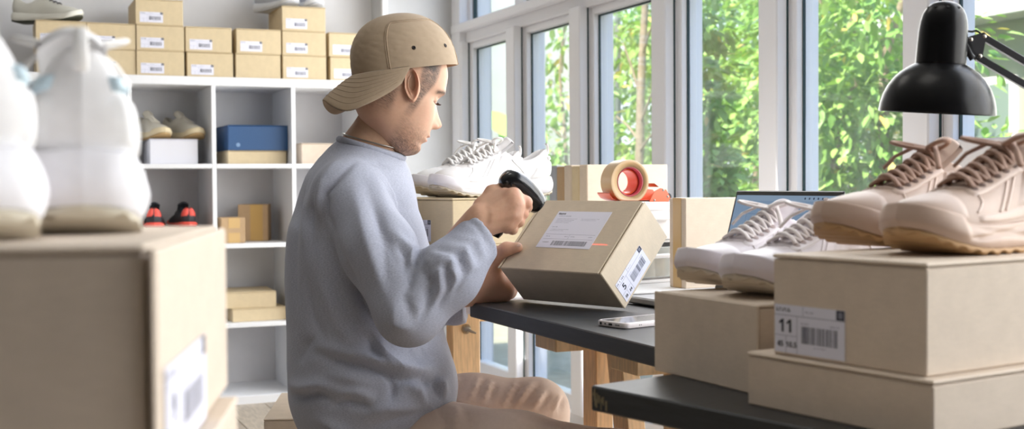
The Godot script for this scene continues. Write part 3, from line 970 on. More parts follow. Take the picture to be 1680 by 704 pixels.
func build_lamp() -> void:
	var d := 1.7
	var u := d / FOCAL                              # metres per pixel there
	var rim := at_depth(1536.5, 186, d)
	var tilt := Basis(Vector3.UP, deg_to_rad(-23.27)) * Basis(Vector3.BACK, deg_to_rad(-3.2)) * Basis(Vector3.RIGHT, deg_to_rad(3.6))
	var black := mat(c8(15, 15, 17), 0.27)
	black.metallic_specular = 0.32
	var foot := Vector3(1.34, TABLE_Y, -1.02)
	var t := thing("desk_lamp", "black balanced-arm desk lamp with a dome shade", "lamp", foot)
	var o := foot
	var prof := PackedVector2Array()
	for q in [[91.5, 0], [92.0, 2], [90.5, 14], [87, 28], [81, 42], [72.5, 55], [62, 66], [51, 74], [42, 79.5], [40.5, 80]]: prof.append(Vector2(q[0] * u, q[1] * u))
	for q in [[39.5, 78.5], [50, 72], [61, 64], [71, 53], [79.5, 40.5], [85.5, 27], [89, 13], [90.5, 1.5], [91.5, 0]]: prof.append(Vector2(q[0] * u, q[1] * u))
	var m := MB.new()
	m.lathe(prof, rim - o, tilt, 64)
	part("shade", m, black, t)
	m = MB.new()
	prof = PackedVector2Array()
	for q in [[38, 78], [39.5, 79.5], [39.8, 83], [39.3, 110], [38.4, 135], [37, 148], [34, 160], [29, 170], [22, 177], [13, 181], [5, 182.5], [0, 182.7]]: prof.append(Vector2(q[0] * u, q[1] * u))
	m.lathe(prof, rim - o, tilt, 48)
	var cap := part("bulb_housing", m, black, t)
	for k in 9:
		var a := TAU * k / 9.0 + 0.35
		var h := MB.new()
		var dirn := Vector3(cos(a), 1.1, sin(a)).normalized()
		h.lathe(PackedVector2Array([Vector2(0, 0.0004), Vector2(2.6 * u, 0.0002)]), rim - o + tilt * Vector3(cos(a) * 28.2 * u, 171.2 * u, sin(a) * 28.2 * u), tilt * Basis(Quaternion(Vector3.UP, dirn)), 12, 0)
		part("vent_hole", h, mat(c8(4, 4, 4), 0.9), cap)
	m = MB.new()
	m.ball(Vector3.ONE * 0.024, rim - o + tilt * Vector3(0, 0.04, 0))
	part("bulb", m, mat(c8(236, 236, 230), 0.3), t)
	# bracket and arms
	var grey := mat(c8(42, 42, 46), 0.36)
	var arm_d := d + 0.005
	var face := Basis(Vector3.UP, deg_to_rad(-23.27))
	var P := func(px: float, py: float) -> Vector3: return at_depth(px, py, arm_d) - o
	for s in [-1.0, 1.0]:
		m = MB.new()
		var tp := PackedVector3Array()
		var poly := PackedVector2Array()
		var mid: Vector3 = P.call(1600, 76)
		for q in [[1585, 64], [1587, 61], [1610, 54], [1614, 57], [1614, 62], [1608, 95], [1604, 98], [1601, 96]]:
			var w: Vector3 = face.inverse() * (P.call(q[0], q[1]) - mid)
			poly.append(Vector2(w.x, w.y))
		m.prism(poly, 0.0016, face, mid + face.z * 0.0085 * s)
		part("bracket_plate", m, grey, t)
	for q in [[1589, 66], [1611, 61], [1604, 93]]:
		m = MB.new()
		m.lathe(PackedVector2Array([Vector2(0, 0.0016), Vector2(0.002, 0.0012), Vector2(0.003, 0)]), P.call(q[0], q[1]) + face.z * 0.0093, face * Basis(Vector3.RIGHT, PI / 2), 14)
		part("screw", m, M.steel, t)
	m = MB.new()
	m.tube(PackedVector3Array([P.call(1578, 66), P.call(1584, 76), P.call(1590, 88), P.call(1596, 97)]), 0.0045, 10)
	part("swivel_joint", m, grey, t)
	m = MB.new()
	m.tube(PackedVector3Array([P.call(1584, 48), P.call(1588, 51), P.call(1595, 52), P.call(1601, 50), P.call(1607, 53), P.call(1612, 59)]), 0.0016, 8)
	part("cable", m, M.black, t)
	var elbow := at_depth(1870, 214, d) - o
	for q in [[1611, 60, 0.0], [1603, 94, -0.03]]:
		var a: Vector3 = P.call(q[0], q[1])
		var b := elbow + Vector3(0, q[2], 0)
		var f := (b - a).normalized()
		var up := face.z.cross(f).normalized()
		m = MB.new()
		m.bevel(Vector3((b - a).length(), 0.0095, 0.0095), (a + b) / 2, 0.0008, Basis(f, up, f.cross(up)))
		part("upper_arm", m, grey, t)
	m = MB.new()
	m.bevel(Vector3(0.03, 0.06, 0.014), elbow + Vector3(0, -0.015, 0), 0.004, face)
	part("elbow_joint", m, grey, t)
	for k in 2:
		var a := elbow + Vector3(0, -0.035, 0) + face.x * 0.016 * (k - 0.5)
		var b := Vector3(0, 0.075, 0) + face.x * 0.016 * (k - 0.5)
		var f := (b - a).normalized()
		var up := face.z.cross(f).normalized()
		m = MB.new()
		m.bevel(Vector3((b - a).length(), 0.0095, 0.0095), (a + b) / 2, 0.0008, Basis(f, up, f.cross(up)))
		part("lower_arm", m, grey, t)
	m = MB.new()
	m.lathe(PackedVector2Array([Vector2(0, 0.0), Vector2(0.085, 0.0), Vector2(0.085, 0.012), Vector2(0.075, 0.018), Vector2(0.02, 0.024), Vector2(0.014, 0.08), Vector2(0, 0.082)]), Vector3.ZERO, Basis.IDENTITY, 40)
	part("lamp_foot", m, grey, t)

# ---------------------------------------------------------------- trainers
func cr(t: float, pts: Array) -> float:      # smooth curve through [t, value] pairs
	var n := pts.size()
	if t <= pts[0][0]: return pts[0][1]
	if t >= pts[n - 1][0]: return pts[n - 1][1]
	var i := 0
	while pts[i + 1][0] < t: i += 1
	var p1: float = pts[i][1]
	var p2: float = pts[i + 1][1]
	var h: float = pts[i + 1][0] - pts[i][0]
	var s: float = (t - pts[i][0]) / h
	var m1: float = (p2 - pts[i - 1][1]) / (pts[i + 1][0] - pts[i - 1][0]) * h if i > 0 else p2 - p1
	var m2: float = (pts[i + 2][1] - p1) / (pts[i + 2][0] - pts[i][0]) * h if i + 2 < n else p2 - p1
	var s2 := s * s
	var s3 := s2 * s
	return (2 * s3 - 3 * s2 + 1) * p1 + (s3 - 2 * s2 + s) * m1 + (3 * s2 - 2 * s3) * p2 + (s3 - s2) * m2
# One trainer. Local axes: heel at x = 0, toe at x = L, y up, z across. All curves run from heel (0) to toe (1).
class Shoe:
	var host
	var L := 0.295
	var k := 1.0                    # height factor
	var chunk := 1.0                # sole thickness factor
	var side := 1.0                 # 1 right, -1 left
	var W := [[0.0, 0.0], [0.006, 0.013], [0.025, 0.024], [0.06, 0.031], [0.13, 0.0345], [0.3, 0.0335], [0.45, 0.0345], [0.6, 0.041], [0.72, 0.046], [0.82, 0.0455], [0.9, 0.0395], [0.955, 0.029], [0.985, 0.017], [1.0, 0.0]]
	var BOT := [[0.0, 0.011], [0.06, 0.003], [0.14, 0.0], [0.74, 0.0], [0.84, 0.004], [0.93, 0.012], [1.0, 0.022]]
	var MID := [[0.0, 0.046], [0.1, 0.043], [0.3, 0.038], [0.5, 0.033], [0.7, 0.031], [0.85, 0.033], [0.94, 0.041], [1.0, 0.047]]
	var TOP := [[0.0, 0.05], [0.3, 0.1], [0.42, 0.110], [0.5, 0.103], [0.6, 0.089], [0.7, 0.077], [0.8, 0.0685], [0.9, 0.0615], [0.96, 0.055], [1.0, 0.046]]
	var RIM := [[0.0, 0.104], [0.05, 0.1], [0.14, 0.084], [0.24, 0.077], [0.34, 0.084], [0.42, 0.1], [0.5, 0.104]]
	func w(t: float) -> float: return host.cr(t, W)
	func zc(t: float) -> float: return side * 0.007 * (sin(PI * clampf(t, 0, 1) * 1.1 - 0.9))
	func bot(t: float) -> float: return host.cr(t, BOT)
	func mid(t: float) -> float: return host.cr(t, MID) * chunk
	# point of the upper: t along, u from one side over the top to the other
	func S(t: float, u: float) -> Vector3:
		var wb := maxf(w(t) - 0.002, 0.0)
		var y0 := mid(t) - 0.006
		var x := L * t
		var sgn := 1.0 if u < 0.5 else -1.0
		var q := u if u < 0.5 else 1.0 - u        # 0 at the sole, 0.5 at the middle
		var lift := (chunk - 1.0) * 0.035
		var top: float = host.cr(t, TOP) * k + lift
		# closed over the foot
		var f := PI * q
		var round_ := lerpf(0.92, 0.72, smoothstep(0.5, 0.95, t))
		var cy := y0 + (top - y0) * pow(sin(f), round_)
		var cz := wb * pow(maxf(cos(f), 0.0), lerpf(1.12, 0.8, smoothstep(0.55, 0.92, t)))
		# open collar: wall, padded rim, lining
		var o := 1.0 - smoothstep(0.35, 0.43, t)
		if o <= 0.0: return Vector3(x, cy, sgn * cz + zc(t))
		var rim: float = host.cr(t, RIM) * k + lift
		var wr := wb * lerpf(0.66, 0.84, smoothstep(0.02, 0.3, t)) if t > 0.001 else 0.0
		var oy: float
		var oz: float
		if q < 0.3:
			var s := q / 0.3
			oy = lerpf(y0, rim, s)
			oz = lerpf(wb, wr, s * s) + 0.004 * sin(PI * s) * (1.0 if t > 0.01 else 0.0)
		elif q < 0.38:
			var s := (q - 0.3) / 0.08
			oy = rim + 0.0045 * sin(PI * s)
			oz = wr - 0.011 * s * smoothstep(0.0, 0.04, t)
		else:
			var s := (q - 0.38) / 0.12
			oy = lerpf(rim, y0 + 0.012, minf(1.0, s * 1.5))
			oz = (wr - 0.011 * smoothstep(0.0, 0.04, t)) * (1.0 - pow(s, 3.0))
		oz = maxf(oz, 0.0)
		# the heel leans back a little at the ankle and rolls in at the tab
		var back := 0.008 * sin(PI * clampf((oy - y0) / 0.06, 0, 1)) * (1.0 - smoothstep(0.0, 0.15, t)) - 0.0
		if q >= 0.38: back = -0.012 * (1.0 - smoothstep(0.0, 0.1, t))
		return Vector3(x - back * 0.6, lerpf(cy, oy, o), sgn * lerpf(cz, oz, o) + zc(t))
	func N(t: float, u: float) -> Vector3:
		var a := S(minf(t + 0.004, 1), u) - S(maxf(t - 0.004, 0), u)
		var b := S(t, minf(u + 0.006, 1)) - S(t, maxf(u - 0.006, 0))
		var n := a.cross(b).normalized()
		var c := Vector3(L * t, mid(t), zc(t))
		return n if n.dot(S(t, u) - c) > 0 else -n
	# a panel lying on the upper
	func patch(m, t0: Callable, t1: Callable, u0: float, u1: float, off: float, nu := 14, nt := 10) -> void:
		var p := PackedVector3Array()
		for i in nu + 1:
			var u := lerpf(u0, u1, float(i) / nu)
			for j in nt + 1:
				var t := lerpf(t0.call(u), t1.call(u), float(j) / nt)
				var e := i == 0 or j == 0 or i == nu or j == nt
				p.append(S(t, u) + N(t, u) * (-0.001 if e else off))
		m.grid(p, nt + 1, false, false, 0)
		# orientation: outwards
		var c := Vector3(L * 0.5, 0.04, 0)
		fix(m, p.size(), c)
	func fix(m, count: int, c: Vector3) -> void:
		var s := 0.0
		var from: int = m.v.size() - count
		for i in range(from, m.v.size()): s += m.n[i].dot(m.v[i] - c)
		if s < 0:
			for i in range(from, m.v.size()): m.n[i] = -m.n[i]
			for i in range(m.idx.size() - 3, -1, -3):
				if m.idx[i] < from: break
				var q: int = m.idx[i + 1]
				m.idx[i + 1] = m.idx[i + 2]
				m.idx[i + 2] = q
	func line(m, pts: Array, r: float, lift := 0.0, per := 5) -> void:
		var p := PackedVector3Array()
		for i in pts.size() - 1:
			for j in per:
				var s := float(j) / per
				var t := lerpf(pts[i][0], pts[i + 1][0], s)
				var u := lerpf(pts[i][1], pts[i + 1][1], s)
				p.append(S(t, u) + N(t, u) * lift)
		p.append(S(pts[-1][0], pts[-1][1]) + N(pts[-1][0], pts[-1][1]) * lift)
		m.tube(p, r, 6)

func stations(n: int) -> Array:              # closer together at both ends
	var a := []
	for i in n + 1:
		var s := float(i) / n
		a.append(lerpf(s, 0.5 - 0.5 * cos(PI * s), 0.8))
	return a
func sole_ring(sh: Shoe, t: float, y0: float, y1: float, out: float, M_: int, shape: Callable) -> PackedVector3Array:
	# a closed ring: up one side, over, down the other
	var p := PackedVector3Array()
	var x := -0.007 + (sh.L + 0.013) * t
	var w := sh.w(t)
	var end: float = smoothstep(0.0, 0.05, minf(t, 1.0 - t))
	for s in [1.0, -1.0]:
		for i in M_ + 1:
			var v := float(i) / M_
			if s < 0: v = 1.0 - v
			var b: float = shape.call(t, v, s)
			var z: float = (w + out * smoothstep(0.0, 0.02, minf(t, 1.0 - t)) + b * end) * s
			var push := 0.0
			if end < 1.0: push = (b + out) * (1.0 - end) * (1.0 if t > 0.5 else -1.0) * 0.8
			p.append(Vector3(x + push, lerpf(y0, y1, v), z + sh.zc(t)))
	return p
# colours: upper, panel, midsole, outsole, lace, lining, accent
func trainer(t: Node3D, look: Dictionary, side := 1.0, fine := true) -> void:
	var sh := Shoe.new()
	sh.host = self
	sh.side = side
	sh.k = look.get("k", 1.0)
	sh.chunk = look.get("chunk", 1.0)
	if look.get("sharp", false):
		sh.TOP = [[0.0, 0.05], [0.3, 0.092], [0.42, 0.099], [0.5, 0.092], [0.6, 0.079], [0.7, 0.069], [0.8, 0.062], [0.9, 0.0565], [0.96, 0.052], [1.0, 0.046]]
	var st := stations(44 if fine else 22)
	var nu := 44 if fine else 24
	var m := MB.new()
	# outsole with lugs
	var p := PackedVector3Array()
	var so := stations(72 if fine else 24)
	for i in so.size():
		var tt: float = so[i]
		var lug := (0.0035 if (i / 2) % 2 == 0 else 0.0) if fine else 0.0
		p.append_array(sole_ring(sh, tt, sh.bot(tt) + lug, sh.bot(tt) + 0.0075, 0.0025, 2, func(_t, _v, _s): return 0.0))
	m.grid(p, 6, true)
	part("outsole", m, look.outsole, t)
	# midsole with a running groove and a swell at the heel
	m = MB.new()
	p = PackedVector3Array()
	var MS := 12 if fine else 5
	var wave := func(tt: float, v: float, _s: float) -> float:
		var b := 0.005 * sin(PI * pow(v, 0.8)) - 0.002 * v
		var g1 := 0.42 + 0.17 * sin(tt * 11.0 + 0.6)
		b -= 0.0042 * exp(-pow((v - g1) / 0.085, 2.0)) * smoothstep(0.06, 0.14, tt) * (1.0 - smoothstep(0.8, 0.86, tt))
		var g2 := 0.78 + 0.09 * sin(tt * 13.0 + 2.4)
		b -= 0.0028 * exp(-pow((v - g2) / 0.06, 2.0)) * smoothstep(0.1, 0.2, tt) * (1.0 - smoothstep(0.76, 0.84, tt))
		b += 0.003 * exp(-pow((tt - 0.1) / 0.1, 2.0)) * sin(PI * v)
		b += 0.0028 * smoothstep(0.845, 0.865, tt) * smoothstep(0.1, 0.35, v)
		return b
	for tt in stations(84 if fine else 24):
		p.append_array(sole_ring(sh, tt, sh.bot(tt) + 0.006, sh.mid(tt) + 0.006 * smoothstep(0.835, 0.87, tt), 0.001, MS, wave))
	m.grid(p, (MS + 1) * 2, true)
	part("midsole", m, look.midsole, t)
	# upper
	m = MB.new()
	p = PackedVector3Array()
	var us := []
	for i in nu + 1:
		us.append(float(i) / nu)
	for tt in st:
		for u in us: p.append(sh.S(tt, u))
	m.grid(p, nu + 1, false, false, 1)
	var up := part("upper", m, look.upper, t)
	# tongue
	m = MB.new()
	p = PackedVector3Array()
	var lift := (sh.chunk - 1.0) * 0.035
	var spine := [[0.64, 0.080], [0.56, 0.093], [0.48, 0.1075], [0.42, 0.119], [0.37, 0.131], [0.355, 0.1345]]
	for i in spine.size():
		for j in 13:
			var a := lerpf(-1, 1, j / 12.0)
			var ww := lerpf(0.016, 0.026, i / 5.0) * (0.8 if i == 5 else 1.0)
			p.append(Vector3(spine[i][0] * sh.L, (spine[i][1] - 0.010 * a * a) * sh.k * (0.93 if look.get("sharp", false) else 1.0) + lift, a * ww + sh.zc(spine[i][0])))
	for i in range(spine.size() - 1, -1, -1):
		for j in 13:
			var a := lerpf(-1, 1, j / 12.0)
			var ww := lerpf(0.015, 0.024, i / 5.0) * (0.8 if i == 5 else 1.0)
			p.append(Vector3(spine[i][0] * sh.L - 0.008, (spine[i][1] - 0.010 * a * a) * sh.k * (0.93 if look.get("sharp", false) else 1.0) + lift - 0.005, a * ww + sh.zc(spine[i][0])))
	m.grid(p, 13, false, true)
	part("tongue", m, look.upper, t)
	if not fine:
		if look.has("accent"):
			m = MB.new()
			sh.patch(m, func(_u): return 0.0, func(_u): return 0.06, 0.14, 0.86, 0.003)
			part("heel_tab", m, look.accent, up)
		m = MB.new()
		for i in 4: sh.line(m, [[0.70 - 0.06 * i, 0.36], [0.69 - 0.06 * i, 0.64]], 0.003, 0.004)
		part("laces", m, look.lace, t)
		return
	# panels on the upper
	m = MB.new()
	for s in [0, 1]:
		var a := func(u: float) -> float: return u if s == 0 else 1.0 - u
		sh.patch(m, func(u): return 0.44, func(u): return 0.765 - 0.25 * absf(0.33 - (u if u < 0.5 else 1.0 - u)), a.call(0.27), a.call(0.385), 0.0022, 8, 20)
	part("eyestay", m, look.panel, up)
	m = MB.new()
	sh.patch(m, func(u): return 0.80 + 0.55 * pow(absf(u - 0.5), 2.0) - 0.9 * pow(absf(u - 0.5), 3.0), func(_u): return 0.992, 0.04, 0.96, 0.0014, 30, 8)
	part("toe_overlay", m, look.panel, up)
	m = MB.new()
	for s in [0, 1]:
		var a := func(u: float) -> float: return u if s == 0 else 1.0 - u
		sh.patch(m, func(_u): return 0.005, func(u): return 0.26 - 0.5 * (u if u < 0.5 else 1.0 - u), a.call(0.03), a.call(0.2), 0.0022, 8, 12)
		sh.patch(m, func(u): return 0.27, func(u): return 0.80, a.call(0.03), a.call(0.10), 0.0016, 5, 26)
		sh.patch(m, func(u): return 0.405 - 0.55 * ((u if u < 0.5 else 1.0 - u) - 0.28) * -1.0, func(u): return 0.45 + 0.62 * (0.28 - (u if u < 0.5 else 1.0 - u)), a.call(0.09), a.call(0.285), 0.0020, 12, 5)
	part("side_panels", m, look.panel, up)
	m = MB.new()
	for s in [0, 1]:
		var f := func(u: float) -> float: return u if s == 0 else 1.0 - u
		sh.line(m, [[0.66, f.call(0.10)], [0.6, f.call(0.19)], [0.545, f.call(0.27)]], 0.0011, 0.0006)
		sh.line(m, [[0.62, f.call(0.10)], [0.56, f.call(0.19)], [0.505, f.call(0.27)]], 0.0011, 0.0006)
		sh.line(m, [[0.79, f.call(0.115)], [0.74, f.call(0.2)], [0.72, f.call(0.3)], [0.735, f.call(0.42)], [0.74, f.call(0.5)]], 0.0010, 0.0005)
		sh.line(m, [[0.27, f.call(0.11)], [0.31, f.call(0.2)], [0.37, f.call(0.26)]], 0.0011, 0.0006)
	part("piping", m, look.get("piping", look.panel), up).set_meta("kind", "stuff")
	m = MB.new()
	sh.patch(m, func(_u): return 0.012, func(_u): return 0.05, 0.20, 0.25, 0.0035, 6, 6)
	part("heel_tab", m, look.get("accent", look.panel), up)
	m = MB.new()
	sh.patch(m, func(_u): return 0.012, func(_u): return 0.05, 0.75, 0.80, 0.0035, 6, 6)
	part("heel_tab", m, look.get("accent", look.panel), up)
	m = MB.new()
	var hb := sh.S(0.0, 0.28)
	var loop := PackedVector3Array()
	for i in 13:
		var a := PI * i / 12.0
		loop.append(hb + Vector3(-0.003 - 0.006 * sin(a), 0.012 * cos(a) + 0.008, 0))
	m.tube(loop, 0.0045, 8, false, true, 0.4)
	part("pull_loop", m, look.lace, t)
	# laces: bars across the tongue and a bow
	var laces := part("laces", null_mesh(), look.lace, t)
	var lr: float = look.get("lace_r", 0.0034)
	var bars_ := MB.new()
	for i in 6:
		var t0 := 0.715 - 0.048 * i
		for s in [0, 1]:
			var a := 0.355 if s == 0 else 0.645
			var path := PackedVector3Array()
			for j in 9:
				var q := j / 8.0
				var u := lerpf(a, 1.0 - a, q)
				var tt := t0 - (0.038 * q if i < 5 else 0.012 * q)
				var raise := lerpf(0.0035, 0.0085 + 0.0025 * i / 5.0, sin(PI * q)) + (0.003 * sin(PI * q) if s == 1 else 0.0)
				path.append(sh.S(tt, u) + sh.N(tt, u) * raise)
			bars_.tube(path, lr, 7, false, true, 0.62)
	laces.mesh = bars_.mesh()
	var ey := MB.new()
	for i in 6:
		for s in [0, 1]:
			var u := 0.345 if s == 0 else 0.655
			var t0 := 0.715 - 0.048 * i
			var c := sh.S(t0, u) + sh.N(t0, u) * 0.0024
			ey.lathe(PackedVector2Array([Vector2(0.0, 0.0006), Vector2(0.0036, 0.0008), Vector2(0.0046, 0.0)]), c, Basis(Quaternion(Vector3.UP, sh.N(t0, u))), 10, 0)
	part("eyelets", ey, look.get("eyelet", M.ink), up).set_meta("kind", "stuff")
	var knot := sh.S(0.445, 0.5) + Vector3(0.0, 0.012, 0)
	for s in [-1.0, 1.0]:
		var bow := MB.new()
		var path := PackedVector3Array()
		for i in 15:
			var a := TAU * i / 14.0
			path.append(knot + Vector3(0.012 * sin(a) + 0.010 * (1 - cos(a)), 0.010 * (1 - cos(a)) * 0.6 - 0.006 * sin(a * 0.5) * 0.5, s * (0.019 * (1.0 - cos(a)))) )
		bow.tube(path, lr * 0.92, 7, false, true, 0.7)
		part("lace_loop", bow, look.lace, t)
		var end := MB.new()
		end.tube(PackedVector3Array([knot, knot + Vector3(0.01, 0.003, s * 0.014), knot + Vector3(0.026, -0.008, s * 0.03), knot + Vector3(0.034, -0.022, s * 0.04)]), lr * 0.85, 7, false, true, 0.7)
		part("lace_end", end, look.lace, t)
	m = MB.new()
	m.ball(Vector3(0.0065, 0.0055, 0.008), knot)
	part("lace_knot", m, look.lace, t)
func null_mesh() -> ArrayMesh:
	return ArrayMesh.new()
func leather(c: Color, rough := 0.5, s := 1) -> StandardMaterial3D:
	var m := tri(mat(Color.WHITE, rough), 9.0)
	m.albedo_texture = noise_tex(0.05, c.darkened(0.035), c.lightened(0.02), 4, 128, 60 + s)
	return m
# toe at a given point of the supporting surface, shoe lying towards `yaw` (the direction from toe to heel)
func put_trainer(label: String, group: String, look: Dictionary, toe: Vector3, yaw: float, side: float, fine := true, size := 1.0, roll := 0.0) -> Node3D:
	var dirn := Vector3(cos(yaw), 0, -sin(yaw))
	var t := thing("trainer", label, "shoe", toe + dirn * 0.295 * size, yaw + PI, group)
	trainer(t, look, side, fine)
	t.scale = Vector3.ONE * size
	if roll: t.rotation.x = roll
	return t
func build_shoes() -> void:
	var beige := {"upper": leather(c8(198, 173, 157), 0.5, 1), "panel": leather(c8(203, 179, 164), 0.45, 2), "midsole": leather(c8(196, 170, 153), 0.5, 3), "outsole": mat(c8(190, 152, 108), 0.6), "lace": leather(c8(170, 138, 121), 0.7, 4), "piping": mat(c8(232, 212, 200), 0.5), "eyelet": mat(c8(110, 88, 80), 0.7), "lace_r": 0.0038, "sharp": true}
	var white := {"upper": leather(c8(238, 236, 236), 0.6, 5), "panel": leather(c8(242, 241, 241), 0.5, 6), "midsole": leather(c8(238, 236, 240), 0.5, 7), "outsole": mat(c8(206, 196, 176), 0.6), "lace": mat(c8(244, 242, 240), 0.7), "eyelet": mat(c8(190, 188, 188), 0.6)}
	var lilac := {"upper": leather(c8(232, 224, 229), 0.45, 8), "panel": leather(c8(236, 229, 232), 0.4, 9), "midsole": leather(c8(230, 222, 229), 0.45, 10), "outsole": mat(c8(204, 190, 170), 0.6), "lace": mat(c8(238, 230, 228), 0.6), "eyelet": mat(c8(186, 170, 168), 0.6), "sharp": true, "k": 0.88}
	# beige pair
	var y := TABLE_Y + 0.056 + 0.1032
	put_trainer("beige trainer on the labelled box, the farther of the pair", "beige trainers", beige, Vector3(0, y, 0) + flat_at(1356, 412, y, 1.34), deg_to_rad(8), -1.0)
	put_trainer("beige trainer on the labelled box, the one with the bow tied high", "beige trainers", beige, Vector3(0, y, 0) + flat_at(1488, 424, y, 1.19), deg_to_rad(10), 1.0)
	# lilac pair
	y = TABLE_Y + 0.0992
	put_trainer("pale lilac trainer on the tan box, nearer the laptop", "pale lilac trainers", lilac, Vector3(0, y, 0) + flat_at(1131, 460, y, 1.52), deg_to_rad(18), -1.0)
	put_trainer("pale lilac trainer on the tan box, against the labelled box", "pale lilac trainers", lilac, Vector3(0, y, 0) + flat_at(1218, 474, y, 1.39), deg_to_rad(18), 1.0)
	# white pair by the windows
	y = TABLE_Y + 0.2007
	put_trainer("white trainer behind its mate on the box by the windows", "white trainers by the windows", white, Vector3(0, y, 0) + flat_at(682, 324, y, 2.75), deg_to_rad(14), -1.0)
	put_trainer("white trainer with loose laces in front of its mate by the windows", "white trainers by the windows", white, Vector3(0, y, 0) + flat_at(716, 328, y, 2.62), deg_to_rad(14), 1.0)
	# large white pair at the front left, heels to the camera
	y = 0.9443
	var big := white.duplicate()
	big.accent = mat(c8(196, 216, 226), 0.5)
	big.chunk = 1.15
	for q in [[-6, 378, 0.665, 1.0, -70, "large white trainer at the front, nearer the edge of the table"], [122, 380, 0.745, -1.0, -95, "large white trainer at the front, above the box label"]]:
		var yw := deg_to_rad(q[4])
		var heel := flat_at(q[0], q[1], y, q[2])
		put_trainer(q[5], "large white trainers at the front", big, Vector3(0, y, 0) + heel - Vector3(cos(yw), 0, -sin(yw)) * 0.295, yw, q[3])
	# on the shelving
	var grey := {"upper": mat(c8(196, 190, 176), 0.7), "panel": mat(c8(200, 194, 180), 0.7), "midsole": mat(c8(214, 198, 164), 0.6), "outsole": mat(c8(180, 150, 104), 0.6), "lace": mat(c8(204, 198, 186), 0.7)}
	y = 1.0615 + 0.1082
	var c := on_z(271, 223, -5.44)
	put_trainer("beige-grey trainer on the white box, toe to the upright", "trainers on the white box", grey, Vector3(c.x, y, -5.43), deg_to_rad(106), 1.0, false, 0.98)
	put_trainer("beige-grey trainer on the white box, toe to the room", "trainers on the white box", grey, Vector3(c.x + 0.135, y, -5.43), deg_to_rad(108), -1.0, false, 0.98)
	var red := {"upper": mat(c8(48, 50, 56), 0.6), "panel": mat(c8(48, 50, 56), 0.6), "midsole": mat(c8(240, 92, 76), 0.5), "outsole": mat(c8(240, 92, 76), 0.5), "lace": mat(c8(40, 40, 44), 0.6), "accent": mat(c8(240, 92, 80), 0.5), "k": 0.95, "chunk": 0.62}
	y = 0.7115 + 0.0705
	c = on_z(258, 370, -5.42)
	carton("shoe_box", "low tan box under the black and red trainers", Vector3(c.x + 0.06, 0.7115, -5.57), 0.0, Vector3(0.25, 0.07, 0.34), M.card_warm)
	put_trainer("black trainer with red sole in the shelving, nearer the upright", "black and red trainers", red, Vector3(c.x + 0.012, y, -5.71), deg_to_rad(-94), 1.0, false)
	put_trainer("black trainer with red sole beside its mate in the shelving", "black and red trainers", red, Vector3(c.x + 0.128, y, -5.71), deg_to_rad(-90), -1.0, false)
	var pale := {"upper": mat(c8(176, 180, 190), 0.6), "panel": mat(c8(176, 180, 190), 0.6), "midsole": mat(c8(222, 224, 228), 0.5), "outsole": mat(c8(198, 200, 206), 0.5), "lace": mat(c8(190, 192, 200), 0.6)}
	y = 1.4385 + 0.1085 * 3 + 0.0004
	c = on_z(478, 12, -5.42)
	put_trainer("pale grey trainer on the highest stack near the pillar", "grey trainers on a stack", pale, Vector3(c.x + 0.02, y, -5.44), deg_to_rad(112), 1.0, false)
	put_trainer("pale grey trainer beside its mate on the stack near the pillar", "grey trainers on a stack", pale, Vector3(c.x + 0.125, y, -5.44), deg_to_rad(112), -1.0, false)
	var mono := {"upper": mat(c8(208, 206, 196), 0.6), "panel": mat(c8(40, 40, 44), 0.6), "midsole": mat(c8(226, 224, 214), 0.5), "outsole": mat(c8(60, 62, 50), 0.6), "lace": mat(c8(34, 34, 38), 0.6)}
	y = 1.4385 + 0.1085 * 2 + 0.0004
	c = on_z(112, 28, -5.42)
	put_trainer("white trainer with black laces on the stack farthest from the pillar", "black and white trainers", mono, Vector3(c.x + 0.05, y, -5.43), deg_to_rad(150), 1.0, false)
func flat_at(px: float, py: float, y: float, d: float) -> Vector3:     # where the sight line is at depth d, height dropped
	var p := at_depth(px, py, d)
	return Vector3(p.x, 0, p.z)

